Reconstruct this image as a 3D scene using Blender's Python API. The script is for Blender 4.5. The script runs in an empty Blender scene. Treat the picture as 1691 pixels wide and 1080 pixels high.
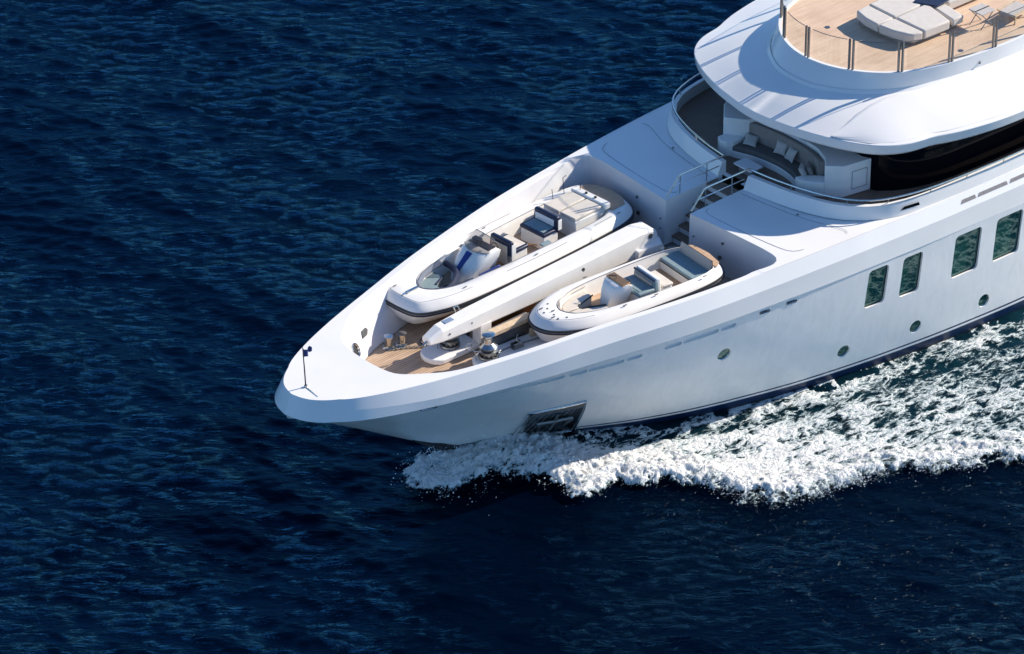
import bpy, bmesh, math, random
import numpy as np
from mathutils import Vector, Matrix, Euler
R = math.radians
random.seed(7); rng = np.random.RandomState(7)
S = bpy.context.scene
# ------------------------------------------------------------------ camera
# world: X aft along the yacht, Y to starboard, Z up; yacht bow tip at the origin
TH, PD, FP, DIST = R(41.3), R(31.1), 8000.0, 8000.0/48
rt = Vector((math.cos(TH), -math.sin(TH), 0)); fh = Vector((math.sin(TH), math.cos(TH), 0))
fw = fh*math.cos(PD) - Vector((0, 0, math.sin(PD)))
cd = bpy.data.cameras.new('camera'); cam = bpy.data.objects.new('camera', cd); S.collection.objects.link(cam)
cam.location = Vector((9.85, .15, 3.76)) - fw*DIST
cam.rotation_euler = fw.to_track_quat('-Z', 'Y').to_euler()
cd.sensor_width = 36; cd.lens = FP/1691*36; cd.clip_start = 1; cd.clip_end = 20000
S.camera = cam
# ------------------------------------------------------------------ light
SAZ = R(-15.5); SEL = R(30)
sd = Vector((math.cos(SAZ)*math.cos(SEL), math.sin(SAZ)*math.cos(SEL), math.sin(SEL)))
w = bpy.data.worlds.new('World'); S.world = w; w.use_nodes = True
nt = w.node_tree; nt.nodes.clear()
sky = nt.nodes.new('ShaderNodeTexSky'); sky.sky_type = 'NISHITA'; sky.sun_disc = False
sky.sun_elevation = SEL; sky.sun_rotation = math.pi/2 - SAZ
bg = nt.nodes.new('ShaderNodeBackground'); sky.air_density = 1.0; sky.dust_density = .2; sky.ozone_density = 4.0
bg.inputs[1].default_value = .092
wo = nt.nodes.new('ShaderNodeOutputWorld')
tn = nt.nodes.new('ShaderNodeMix'); tn.data_type = 'RGBA'; tn.blend_type = 'MULTIPLY'; tn.inputs[0].default_value = 1; tn.inputs[7].default_value = (.80, 1.0, 1.18, 1)
nt.links.new(sky.outputs[0], tn.inputs[6]); nt.links.new(tn.outputs[2], bg.inputs[0]); nt.links.new(bg.outputs[0], wo.inputs[0])
ld = bpy.data.lights.new('sun', 'SUN'); ld.energy = 5; ld.angle = R(.5); ld.color = (1, .90, .77)
sun = bpy.data.objects.new('sun', ld); S.collection.objects.link(sun)
sun.rotation_euler = (-sd).to_track_quat('-Z', 'Y').to_euler(); sun.location = (40, -10, 60)
S.view_settings.view_transform = 'Standard'; S.view_settings.look = 'None'
S.view_settings.exposure = .62; S.view_settings.gamma = 1; S.view_settings.use_curve_mapping = False
S.render.engine = 'CYCLES'
S.cycles.transparent_max_bounces = 16
# ------------------------------------------------------------------ materials
def mat(name, col, rough=.5, metal=0, noise=0, nscale=3, bump=0, bscale=20, coat=0, ior=1.45, trans=0, alpha=1, spec=None):
    m = bpy.data.materials.new(name); m.use_nodes = True; t = m.node_tree; N = t.nodes; L = t.links
    b = N['Principled BSDF']; b.inputs['Roughness'].default_value = rough; b.inputs['Metallic'].default_value = metal
    b.inputs['Base Color'].default_value = (*col, 1); b.inputs['IOR'].default_value = ior
    b.inputs['Coat Weight'].default_value = coat; b.inputs['Coat Roughness'].default_value = .08
    b.inputs['Transmission Weight'].default_value = trans; b.inputs['Alpha'].default_value = alpha
    tc = N.new('ShaderNodeTexCoord')
    if noise:
        n = N.new('ShaderNodeTexNoise'); n.inputs['Scale'].default_value = nscale; n.inputs['Detail'].default_value = 6
        r = N.new('ShaderNodeMapRange'); r.inputs[1].default_value = .3; r.inputs[2].default_value = .7
        r.inputs[3].default_value = 1-noise; r.inputs[4].default_value = 1+noise*.4
        v = N.new('ShaderNodeVectorMath'); v.operation = 'SCALE'; v.inputs[0].default_value = col
        L.new(tc.outputs['Object'], n.inputs['Vector']); L.new(n.outputs[0], r.inputs[0]); L.new(r.outputs[0], v.inputs['Scale'])
        L.new(v.outputs[0], b.inputs['Base Color'])
    if bump:
        n = N.new('ShaderNodeTexNoise'); n.inputs['Scale'].default_value = bscale; n.inputs['Detail'].default_value = 4
        p = N.new('ShaderNodeBump'); p.inputs['Strength'].default_value = bump; p.inputs['Distance'].default_value = .02
        L.new(tc.outputs['Object'], n.inputs['Vector']); L.new(n.outputs[0], p.inputs['Height']); L.new(p.outputs[0], b.inputs['Normal'])
    return m
def teak(name, c1, c2, plank=.055, ang=0.0, caulk=.6):
    m = bpy.data.materials.new(name); m.use_nodes = True; t = m.node_tree; N = t.nodes; L = t.links
    b = N['Principled BSDF']; b.inputs['Roughness'].default_value = .65
    tc = N.new('ShaderNodeTexCoord'); mp = N.new('ShaderNodeMapping'); mp.inputs['Rotation'].default_value = (0, 0, ang)
    L.new(tc.outputs['Object'], mp.inputs['Vector'])
    sp = N.new('ShaderNodeSeparateXYZ'); L.new(mp.outputs[0], sp.inputs[0])
    d = N.new('ShaderNodeMath'); d.operation = 'DIVIDE'; d.inputs[1].default_value = plank; L.new(sp.outputs[1], d.inputs[0])
    fr = N.new('ShaderNodeMath'); fr.operation = 'FRACT'; L.new(d.outputs[0], fr.inputs[0])
    fl = N.new('ShaderNodeMath'); fl.operation = 'FLOOR'; L.new(d.outputs[0], fl.inputs[0])
    gt = N.new('ShaderNodeMath'); gt.operation = 'GREATER_THAN'; gt.inputs[1].default_value = .88; L.new(fr.outputs[0], gt.inputs[0])
    xl = N.new('ShaderNodeMath'); xl.operation = 'MULTIPLY'; xl.inputs[1].default_value = .5; L.new(sp.outputs[0], xl.inputs[0])
    cb = N.new('ShaderNodeCombineXYZ'); L.new(fl.outputs[0], cb.inputs[1]); L.new(xl.outputs[0], cb.inputs[0])
    n = N.new('ShaderNodeTexNoise'); n.inputs['Scale'].default_value = 1.3; n.inputs['Detail'].default_value = 3; L.new(cb.outputs[0], n.inputs['Vector'])
    n2 = N.new('ShaderNodeTexNoise'); n2.inputs['Scale'].default_value = 1.1; n2.inputs['Detail'].default_value = 5; L.new(tc.outputs['Object'], n2.inputs['Vector'])
    av = N.new('ShaderNodeMath'); av.operation = 'ADD'; L.new(n.outputs[0], av.inputs[0]); L.new(n2.outputs[0], av.inputs[1])
    r = N.new('ShaderNodeMapRange'); r.inputs[1].default_value = .7; r.inputs[2].default_value = 1.3; L.new(av.outputs[0], r.inputs[0])
    mx = N.new('ShaderNodeMix'); mx.data_type = 'RGBA'; mx.inputs[6].default_value = (*c1, 1); mx.inputs[7].default_value = (*c2, 1); L.new(r.outputs[0], mx.inputs[0])
    gm = N.new('ShaderNodeMath'); gm.operation = 'MULTIPLY'; gm.inputs[1].default_value = caulk; L.new(gt.outputs[0], gm.inputs[0])
    m2 = N.new('ShaderNodeMix'); m2.data_type = 'RGBA'; m2.inputs[7].default_value = (.03, .022, .018, 1)
    L.new(gm.outputs[0], m2.inputs[0]); L.new(mx.outputs[2], m2.inputs[6]); L.new(m2.outputs[2], b.inputs['Base Color'])
    return m
M = {}
M['white'] = mat('white_paint', (.80, .79, .77), .3, noise=.04, nscale=.6, coat=.3)
M['gel'] = mat('white_gelcoat', (.80, .78, .74), .32, noise=.05, nscale=2, coat=.3)
M['satin'] = mat('satin_white', (.76, .76, .76), .5, noise=.05, nscale=2)
M['inner'] = mat('matt_inner_grey', (.66, .65, .66), .6, noise=.05, nscale=1)  # darker, rougher grey than the cap, for the inner bulwark wall
M['steel'] = mat('stainless', (.62, .61, .58), .18, 1, noise=.25, nscale=18)
M['dsteel'] = mat('dull_steel', (.25, .26, .26), .35, .9, noise=.4, nscale=30)
M['chain'] = mat('galvanised_chain', (.22, .24, .24), .45, .8, noise=.5, nscale=40)
M['black'] = mat('black_rubber', (.02, .021, .024), .5, noise=.2)
M['rub'] = mat('grey_strake', (.17, .19, .23), .4, noise=.15, nscale=6)
M['navy'] = mat('navy_vinyl', (.012, .02, .055), .45, noise=.2, nscale=8, bump=.2, bscale=60)
M['blue'] = mat('royal_blue_gel', (.015, .04, .22), .2, noise=.15, coat=.5)
M['tealcush'] = mat('grey_green_vinyl', (.21, .29, .31), .6, noise=.12, nscale=6, bump=.2, bscale=50)
M['cream'] = mat('cream_vinyl', (.66, .60, .52), .6, noise=.08, nscale=5, bump=.2, bscale=50)
M['beige'] = mat('quilted_beige', (.45, .42, .38), .7, noise=.12, nscale=12, bump=.3, bscale=40)
M['taupe'] = mat('taupe_fabric', (.27, .24, .22), .9, noise=.12, nscale=5, bump=.4, bscale=60)
M['dtaupe'] = mat('dark_taupe_fabric', (.13, .12, .115), .9, noise=.12, nscale=5, bump=.4, bscale=60)
M['linen'] = mat('linen', (.50, .47, .44), .9, noise=.1, nscale=6, bump=.4, bscale=70)
M['sunpad'] = mat('sunpad_canvas', (.60, .56, .51), .85, noise=.07, nscale=4, bump=.3, bscale=50)
M['seam'] = mat('seam_sealant', (.10, .13, .18), .6)
M['groove'] = mat('grey_blue_gasket', (.20, .27, .38), .45, noise=.1)
M['darkglass'] = mat('black_glass', (.003, .004, .007), .06, noise=0, ior=1.18)
M['portglass'] = mat('green_glass', (.012, .06, .052), .02, ior=2.0)
M['portglass'].node_tree.nodes['Principled BSDF'].inputs['Specular Tint'].default_value = (.6, .9, .82, 1)
M['tint'] = mat('smoked_screen', (.16, .11, .10), .05, alpha=.55)
M['wood'] = mat('varnished_wood', (.32, .12, .035), .35, noise=.35, nscale=14)
M['palewood'] = mat('pale_wood', (.62, .48, .33), .6, noise=.2, nscale=10)
M['grey'] = mat('grey_cover', (.22, .21, .22), .8, noise=.2, nscale=10)
M['teak'] = teak('deck_teak', (.38, .26, .175), (.55, .40, .28), .11, 0, .85)
M['teak2'] = teak('sundeck_teak', (.56, .39, .27), (.72, .53, .38), .09, 0, .35)
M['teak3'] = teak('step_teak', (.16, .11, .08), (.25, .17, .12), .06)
M['teakr'] = teak('tender_teak', (.42, .27, .17), (.58, .40, .26), .06)
M['platesteel'] = mat('anchor_plate_steel', (.10, .105, .11), .25, .9, noise=.7, nscale=4, bump=.6, bscale=6)
M['rope'] = mat('rope', (.02, .03, .08), .9)
M['flag'] = mat('flag_cloth', (.05, .07, .2), .9)
M['brass'] = mat('brass', (.55, .30, .14), .3, .8, noise=.3, nscale=20)
# painted hull: topside white, boot-top stripes by height, faint rippling water-light put into the colour
def hull_mat():
    m = mat('hull_paint', (.78, .78, .78), .34, coat=.2); t = m.node_tree; N = t.nodes; L = t.links; b = N['Principled BSDF']
    tc = N.new('ShaderNodeTexCoord'); sp = N.new('ShaderNodeSeparateXYZ'); L.new(tc.outputs['Object'], sp.inputs[0])
    r = N.new('ShaderNodeValToRGB'); r.color_ramp.interpolation = 'CONSTANT'; e = r.color_ramp.elements
    mr = N.new('ShaderNodeMapRange'); mr.inputs[1].default_value = -1; mr.inputs[2].default_value = 5; L.new(sp.outputs[2], mr.inputs[0])
    L.new(mr.outputs[0], r.inputs[0])
    f = lambda z: (z+1)/6
    e[0].position = 0; e[0].color = (.012, .012, .016, 1); e[1].position = f(-.12); e[1].color = (.004, .018, .062, 1)
    for z, c in ((.15, (.82, .82, .82, 1)), (.25, (.006, .012, .06, 1)), (.335, (.84, .825, .80, 1))):
        q = e.new(f(z)); q.color = c
    n = N.new('ShaderNodeTexNoise'); n.inputs['Scale'].default_value = 1.1; n.inputs['Detail'].default_value = 6; n.inputs['Distortion'].default_value = 2.6
    mp = N.new('ShaderNodeMapping'); mp.inputs['Scale'].default_value = (1.6, 1, .55); mp.inputs['Rotation'].default_value = (0, R(-32), 0)
    L.new(tc.outputs['Object'], mp.inputs[0]); L.new(mp.outputs[0], n.inputs['Vector'])
    k = N.new('ShaderNodeMapRange'); k.inputs[1].default_value = .35; k.inputs[2].default_value = .7; k.inputs[3].default_value = .955; k.inputs[4].default_value = 1.02
    L.new(n.outputs[0], k.inputs[0])
    v = N.new('ShaderNodeVectorMath'); v.operation = 'SCALE'; L.new(r.outputs[0], v.inputs[0]); L.new(k.outputs[0], v.inputs['Scale'])
    L.new(v.outputs[0], b.inputs['Base Color'])
    bn = N.new('ShaderNodeBump'); bn.inputs['Strength'].default_value = .07; bn.inputs['Distance'].default_value = .05; L.new(n.outputs[0], bn.inputs['Height'])
    L.new(bn.outputs[0], b.inputs['Normal'])
    return m
M['hull'] = hull_mat()
# ------------------------------------------------------------------ mesh helpers
class MB:
    def __init__(s): s.v = []; s.f = []; s.mi = []; s.m = 0
    def add(s, vs, fs):
        o = len(s.v); s.v += [tuple(map(float, p)) for p in vs]; s.f += [[i+o for i in f] for f in fs]; s.mi += [s.m]*len(fs); return s
    def box(s, x0, x1, y0, y1, z0, z1, top=None, rz=0, c=None):
        t = top or (0, 0, 0, 0)   # inset of the top: x0,x1,y0,y1
        vs = [(x0, y0, z0), (x1, y0, z0), (x1, y1, z0), (x0, y1, z0), (x0+t[0], y0+t[2], z1), (x1-t[1], y0+t[2], z1), (x1-t[1], y1-t[3], z1), (x0+t[0], y1-t[3], z1)]
        if rz:
            cx, cy = c or ((x0+x1)/2, (y0+y1)/2); ca, sa = math.cos(rz), math.sin(rz)
            vs = [(cx+(x-cx)*ca-(y-cy)*sa, cy+(x-cx)*sa+(y-cy)*ca, z) for x, y, z in vs]
        return s.add(vs, [(3, 2, 1, 0), (4, 5, 6, 7), (0, 1, 5, 4), (1, 2, 6, 5), (2, 3, 7, 6), (3, 0, 4, 7)])
    def prism(s, poly, z0, z1, inset=0, z0f=None):
        n = len(poly); cx = sum(p[0] for p in poly)/n; cy = sum(p[1] for p in poly)/n
        top = []
        for x, y in poly:
            d = math.hypot(x-cx, y-cy) or 1; k = 1-inset/d; top.append((cx+(x-cx)*k, cy+(y-cy)*k, z1))
        a = sum(poly[i][0]*poly[(i+1) % n][1]-poly[(i+1) % n][0]*poly[i][1] for i in range(n))
        vs = [(x, y, z0) for x, y in poly]+top
        fs = [list(range(n-1, -1, -1)), list(range(n, 2*n))]+[[i, (i+1) % n, n+(i+1) % n, n+i] for i in range(n)]
        if a < 0: fs = [f[::-1] for f in fs]
        return s.add(vs, fs)
    def tube(s, path, r, n=8, closed=False):
        P = [Vector(p) for p in path]; rings = []; rr = r if isinstance(r, (list, tuple)) else [r]*len(P)
        up = Vector((0, 0, 1))
        for i, p in enumerate(P):
            a = P[i-1] if (i > 0 or closed) else P[i]; b = P[(i+1) % len(P)] if (i < len(P)-1 or closed) else P[i]
            d = (b-a).normalized(); u = up if abs(d.z) < .95 else Vector((1, 0, 0))
            x = d.cross(u).normalized(); y = x.cross(d).normalized()
            rings.append([p+(x*math.cos(2*math.pi*k/n)+y*math.sin(2*math.pi*k/n))*rr[i] for k in range(n)])
        return s.loft(rings, True, not closed, closed)
    def loft(s, rings, ring_closed=True, caps=False, loop=False):
        n = len(rings[0]); vs = [p for r in rings for p in r]; fs = []
        m = len(rings)
        for i in range(m if loop else m-1):
            j = (i+1) % m
            for k in range(n if ring_closed else n-1):
                l = (k+1) % n; fs.append((i*n+k, i*n+l, j*n+l, j*n+k))
        if caps: fs.append(list(range(n-1, -1, -1))); fs.append([(m-1)*n+k for k in range(n)])
        return s.add(vs, fs)
    def cyl(s, c, r, h, n=20, r2=None):
        x, y, z = c; r2 = r if r2 is None else r2
        a = [(x+math.cos(2*math.pi*k/n)*r, y+math.sin(2*math.pi*k/n)*r, z) for k in range(n)]
        b = [(x+math.cos(2*math.pi*k/n)*r2, y+math.sin(2*math.pi*k/n)*r2, z+h) for k in range(n)]
        return s.loft([a, b], True, True)
    def lathe(s, c, prof, n=24):
        x, y, z = c
        return s.loft([[(x+math.cos(2*math.pi*k/n)*r, y+math.sin(2*math.pi*k/n)*r, z+h) for k in range(n)] for r, h in prof], True, True)
    def build(s, name, m, parent=None, bevel=0, smooth=True, ang=35, sub=0):
        me = bpy.data.meshes.new(name); me.from_pydata(s.v, [], s.f)
        for k in (m if isinstance(m, (list, tuple)) else [m]): me.materials.append(M[k] if isinstance(k, str) else k)
        me.polygons.foreach_set('material_index', s.mi)
        bm = bmesh.new(); bm.from_mesh(me); bmesh.ops.recalc_face_normals(bm, faces=bm.faces); bm.to_mesh(me); bm.free()
        if smooth:
            me.polygons.foreach_set('use_smooth', [True]*len(me.polygons)); me.set_sharp_from_angle(angle=R(ang))
        o = bpy.data.objects.new(name, me); S.collection.objects.link(o)
        if parent: o.parent = parent
        if bevel:
            b = o.modifiers.new('bevel', 'BEVEL'); b.width = bevel; b.segments = 3; b.limit_method = 'ANGLE'; b.angle_limit = R(40); b.harden_normals = False
        if sub:
            q = o.modifiers.new('sub', 'SUBSURF'); q.levels = sub; q.render_levels = sub
        return o
def tag(o, label=None, cat=None, group=None, kind=None):
    for k, v in (('label', label), ('category', cat), ('group', group), ('kind', kind)):
        if v: o[k] = v
    return o
def empty(name, loc, rz=0, **k):
    o = bpy.data.objects.new(name, None); S.collection.objects.link(o); o.location = loc; o.rotation_euler = (0, 0, rz); o.empty_display_size = .3
    return tag(o, **k)
def resample(P, n):
    P = np.array(P, float); d = np.r_[0, np.cumsum(np.sqrt(((P[1:]-P[:-1])**2).sum(1)))]
    t = np.linspace(0, d[-1], n); return np.stack([np.interp(t, d, P[:, k]) for k in range(P.shape[1])], 1)
def smoothc(P, n, it=2):
    P = np.array(P, float)
    for _ in range(it):   # Chaikin, ends kept
        Q = [P[0]]
        for a, b in zip(P[:-1], P[1:]): Q += [a*.75+b*.25, a*.25+b*.75]
        P = np.array(Q+[P[-1]])
    return resample(P, n)
# ------------------------------------------------------------------ hull form
TX=[-.31,-.25,0,.5,1.6,3.5,5.3,7.8,9.3,11,13.3,15.7,18.6,21,24.5,28,32,58]
TB=[0,.35,.75,1.2,1.8,2.5,3.15,3.92,4.35,4.7,5.1,5.42,5.75,5.97,6.2,6.35,6.4,6.2]
WX=[7.4,8.5,10,11.5,12.7,14.3,16,19.4,22.4,25.5,28.75,32,58]
WB=[0,.45,1.05,1.85,2.6,3.35,4.0,4.95,5.5,5.9,6.15,6.25,6.0]
CX=[0,.05,.2,.35,.9,1.85,3.35,4.85,6.35,7.85,9.35,10.85,12.35,13.85,15.35,16.85,18.35,19.85,21.35,24,28,32,58]
CB=[0,.35,.72,.97,1.42,1.92,2.49,2.94,3.33,3.73,4.03,4.34,4.65,4.91,5.1,5.28,5.44,5.58,5.7,5.88,6.03,6.1,6]
CZX=[0,1.85,3.35,4.85,6.35,7.85,9.35,10.85,12.35,15.35,18.35,21.35,58]
CZ=[5.17,5.2,5.26,5.31,5.37,5.47,5.56,5.6,5.63,5.66,5.72,5.75,5.75]
SZ=[-.9,-.3,0,1.11,3.45,4.55]; SX=[8.1,7.4,7.0,5.33,1.48,-.31]
# smooth the tables so no facets show
def sm(X, Bv, k, n=900):
    x = np.linspace(X[0], X[-1], n); y = np.interp(x, X, Bv); h = x[1]-x[0]; r = max(1, int(k/h)); out = y.copy()
    cs = np.r_[0, np.cumsum(y)]
    for i in range(n):
        q = min(r, i, n-1-i); out[i] = (cs[i+q+1]-cs[i-q])/(2*q+1)
    return x, out
tx, tb = sm(TX, TB, 1.2); wx, wb = sm(WX, WB, 1.2); cx_, cb_ = sm(CX, CB, 1.0); zx, zb = sm(CZX, CZ, 1.5); sz, sx = sm(SZ, SX, .5, 300)
Tb = lambda x: np.interp(x, tx, tb); Wb = lambda x: np.interp(x, wx, wb); Cb = lambda x: np.interp(x, cx_, cb_)
Cz = lambda x: np.interp(x, zx, zb); Sx = lambda z: np.interp(z, sz, sx)
Z2 = 4.5
def hy(x, z):
    t = np.clip((z+.3)/(Z2+.3), 0, 1); w_ = t**1.3
    s = np.maximum(x-Sx(z), 0)
    return (1-w_)*Wb(s+7.4)+w_*Tb(s-.31)
def cwid(x): return .22+.06*np.clip((10-x)/8, 0, 1)
# ------------------------------------------------------------------ yacht
Y = empty('motor_yacht', (0, 0, 0), label='large white motor yacht cutting through dark blue sea, bow to the left', cat='yacht')
XS = np.r_[np.linspace(-.31, .5, 12), np.linspace(.7, 32, 150), np.linspace(33, 58, 20)]
ZL = np.r_[Z2, 4.3, 4.1, 3.9, np.linspace(3.6, -.3, 20), -.6, -.9]
mb = MB(); rings = []
for X in XS:
    k = max(0, 1-(X+.31)/16)
    out = []
    for z in ZL:
        x = X+(Sx(z)+.31)*k; out.append((x, float(hy(x, z)), z))
    b = out[0][1]; sp = [(p[0], -p[1], p[2]) for p in out]
    ring = sp + [(p[0], p[1], p[2]) for p in out[::-1]]
    bi = max(b-.12, b*.6); bj = max(b-.9, b*.4)
    ring += [(X+.05, bi, Z2-.02), (X+.12, bj, 3.75 if X > 2.5 else 4.3), (X+.12, -bj, 3.75 if X > 2.5 else 4.3), (X+.05, -bi, Z2-.02)]
    rings.append(ring)
# merge the knife edge at the stem slightly open so the solid stays valid
rings[0] = [(x, y if abs(y) > 1e-4 else (-.004 if i < len(ZL) else .004), z) for i, (x, y, z) in enumerate(rings[0])]
mb.loft(rings, True, True)
hull = mb.build('hull', 'hull', Y, smooth=False)
def on(x, z, d=0, sgn=-1): return (x, sgn*(float(hy(x, z))+d), z)
def rrect(x0, x1, z0, z1, r, n=4, lean=0):
    P = []
    for cx, cz, a0 in ((x1-r, z1-r, 0), (x0+r, z1-r, 90), (x0+r, z0+r, 180), (x1-r, z0+r, 270)):
        for k in range(n+1):
            a = R(a0+90*k/n); x, z = cx+r*math.cos(a), cz+r*math.sin(a); P.append((x+lean*(z-z0), z))
    return P
def circ(x, z, r, n=24): return [(x+r*math.cos(2*math.pi*k/n), z+r*math.sin(2*math.pi*k/n)) for k in range(n)]
wins = [(21.03, 21.95, 2.72, 4.30), (22.62, 23.54, 2.62, 4.26), (25.08, 26.36, 2.5, 4.26), (27.1, 28.4, 2.45, 4.24)]
wins += [(x, x+1.3, 2.42, 4.22) for x in (31, 33.1, 36, 38.1, 41.5, 43.6)]
ports = [(15.05, 2.92), (20.45, 1.08), (23.65, 1.0), (26.88, .92), (30.2, .9), (33.6, .9), (37, .9)]
slots = [(5.15, 6.7), (6.79, 8.62), (8.78, 9.42), (9.46, 10.8), (10.9, 11.5), (12.4, 13.07), (13.13, 14.57), (14.66, 15.3)]
fair = [(16.25, 16.72), (17.4, 17.88)]
pockets = []   # (polygon in x,z ; depth)
for a in wins: pockets.append((rrect(*a, .16, lean=.03), .13))
for a in ports: pockets.append((circ(*a, .26), .1))
for a, b in slots: pockets.append((rrect(a, b, 4.08, 4.25, .08, 3), .09))
for a, b in fair: pockets.append((rrect(a, b, 4.2, 4.36, .07, 3), .12))
pockets.append((rrect(3.78, 4.3, 3.93, 4.09, .07, 3), .12))
cut = MB()
for sgn in (-1, 1):
    for P, d in pockets:
        a = [on(x, z, .4, sgn) for x, z in P]; b = [on(x, z, -d, sgn) for x, z in P]
        n = len(P); cut.add(a+b, [list(range(n)), list(range(2*n-1, n-1, -1))]+[[i, n+i, n+(i+1) % n, (i+1) % n] for i in range(n)])
co = cut.build('cutter', 'hull', smooth=False)
bo = hull.modifiers.new('b', 'BOOLEAN'); bo.operation = 'DIFFERENCE'; bo.object = co; bo.solver = 'EXACT'
dg = bpy.context.evaluated_depsgraph_get(); dg.update()
nm = bpy.data.meshes.new_from_object(hull.evaluated_get(dg)); hull.modifiers.clear(); hull.data = nm; nm.name = 'hull'
bpy.data.objects.remove(co)
nm.polygons.foreach_set('use_smooth', [True]*len(nm.polygons)); nm.set_sharp_from_angle(angle=R(28))
def panel(name, P, d, m, sgn=-1, parent=Y):
    q = MB(); q.add([on(x, z, d, sgn) for x, z in P], [list(range(len(P)))]); return q.build(name, m, parent)
def rimtube(name, P, d, r, m, parent, sgn=-1):
    q = MB(); q.tube([on(x, z, d, sgn) for x, z in P], r, 6, True); return q.build(name, m, parent)
for sgn in (-1, 1):
    for a in wins:
        P = rrect(*a, .16, lean=.03); g = panel('hull_window', P, -.10, 'portglass', sgn)
        rimtube('window_gasket', P, -.095, .022, 'black', g, sgn)
    for a in ports:
        P = circ(*a, .26); g = panel('porthole', P, -.07, 'portglass', sgn); rimtube('porthole_ring', P, -.06, .02, 'steel', g, sgn)
    for a, b in fair:
        P = rrect(a, b, 4.2, 4.36, .07, 3); g = panel('fairlead', P, -.1, 'black', sgn); rimtube('fairlead_rim', P, 0, .018, 'steel', g, sgn)
    P = rrect(3.78, 4.3, 3.93, 4.09, .07, 3); g = panel('fairlead', P, -.1, 'black', sgn); rimtube('fairlead_rim', P, .0, .03, 'steel', g, sgn)
    for a, b in slots:
        panel('freeing_port', rrect(a, b, 4.08, 4.25, .08, 3), -.085, 'satin', sgn)
# anchor plate on each bow
for sgn in (-1, 1):
    TL, TR, BR, BL = (8.33, 2.12), (10.08, 2.32), (10.85, .1), (9.2, .1)
    q = MB(); g_ = []
    for i in range(13):
        for j in range(9):
            u, v = i/12, j/8
            x = (TL[0]*(1-u)+TR[0]*u)*(1-v)+(BL[0]*(1-u)+BR[0]*u)*v; z = (TL[1]*(1-u)+TR[1]*u)*(1-v)+(BL[1]*(1-u)+BR[1]*u)*v
            g_.append(on(x, z, .02+.03*rng.rand(), sgn))
    q.add(g_, [(i*9+j, (i+1)*9+j, (i+1)*9+j+1, i*9+j+1) for i in range(12) for j in range(8)])
    ap = q.build('anchor_plate', 'platesteel', Y, ang=180)
    def edge(a, b, n=8): return [on(a[0]+(b[0]-a[0])*k/n, a[1]+(b[1]-a[1])*k/n, .03, sgn) for k in range(n)]
    q = MB(); q.tube(edge(TL, TR)+edge(TR, BR)+edge(BR, BL)+edge(BL, TL), .06, 8, True); q.build('plate_frame', 'steel', ap)
    q = MB()
    for k in range(1, 9):
        u = k/9; q.tube([on(TL[0]+(TR[0]-TL[0])*u+.25*t, 2.1*(1-t)+.15*t, .045, sgn) for t in (0.08, .35, .65, .95)], .018, 5)
    q.build('plate_rib', 'steel', ap)
    def pt(u, v, d): return on((TL[0]*(1-u)+TR[0]*u)*(1-v)+(BL[0]*(1-u)+BR[0]*u)*v, (TL[1]*(1-u)+TR[1]*u)*(1-v)+(BL[1]*(1-u)+BR[1]*u)*v, d, sgn)
    q = MB(); q.loft([[pt(u, v, .075) for u in np.linspace(.04, .96, 10)] for v in (.05, .16)], False); q.build('pocket_lip', 'dsteel', ap)
    q = MB(); q.tube([pt(.2, .48, .12), pt(.5, .45, .14), pt(.82, .42, .12)], .07, 8); q.tube([pt(.5, .2, .1), pt(.5, .45, .14), pt(.5, .75, .1)], .06, 8)
    for a_, b_ in ((.22, .3), (.8, .24)): q.tube([pt(a_, .46, .12), pt(b_ if a_ < .5 else .72, .75, .08)], [.09, .03], 6)
    q.build('anchor', 'dsteel', ap)
# stem guard
q = MB(); rr_ = []
for z in np.linspace(1.2, -.5, 8):
    x = float(Sx(z)); wv = .10+.10*(1.12-z); rr_.append([(x-.02-.16*min(1, (1.2-z)*2), 0, z), (x+.12, wv, z), (x+.35*(1.2-z)/1.6+.25, wv+.16*(1.2-z), z), (x+.35*(1.2-z)/1.6+.25, -wv-.16*(1.2-z), z), (x+.12, -wv, z)])
q.loft(rr_, True, True); q.build('stem_guard', 'black', Y)
# bulwark skirts, cap rail (outer shell above the knuckle)
xs = np.r_[np.linspace(0, .5, 14), np.linspace(.6, 32, 130), np.linspace(33, 58, 14)]
def sk(x):   # knuckle offset & heights along the shell
    k = np.clip(x/4, 0, 1); return k
mb = MB()
L2 = []; L1 = []; L0 = []; LI = []
for i, X in enumerate(xs):
    # direction along the outward normal of the plan curve
    e = 1e-3; dx = e; dy = float(Cb(X+e)-Cb(X)); n = math.hypot(dx, dy); nx, ny = -dy/n, dx/n
    if X < .02: nx, ny = -1, 0
    z0 = float(Cz(X)); z1 = z0-.27-.25*sk(X); z2 = 4.5
    c = float(Cb(X)); f1 = .13+.13*sk(X); 
    L0.append((X, c, z0)); L1.append((X+nx*f1, c+ny*f1, z1)); 
    L2.append((X+nx*.31, c+ny*.31, Z2-.0))
    LI.append((X-nx*float(cwid(X)), max(0, c-ny*float(cwid(X))), z0))
def wall(rings_, name, m, parent=Y, mirror=True):
    q = MB(); q.loft(rings_, False); 
    if mirror: q.loft([[(x, -y, z) for x, y, z in r] for r in rings_], False)
    return q.build(name, m, parent, ang=20)
full = lambda Lr: [(x, -y, z) for x, y, z in Lr[::-1]] + Lr[1:]
mb = MB()
def off(Lr, dz, dn=0): return [(x, y, z+dz) for x, y, z in Lr]
L1b = off(L1, -.012)
mb.loft([full(L0), full(L1)], False); mb.loft([full(L1), full(L2)], False)
under = [(x+.0, max(0, y-.35), z-.02) for x, y, z in L2]
mb.loft([full(L2), full(under)], False)
bul = mb.build('bulwark', 'white', Y, ang=12)
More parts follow.
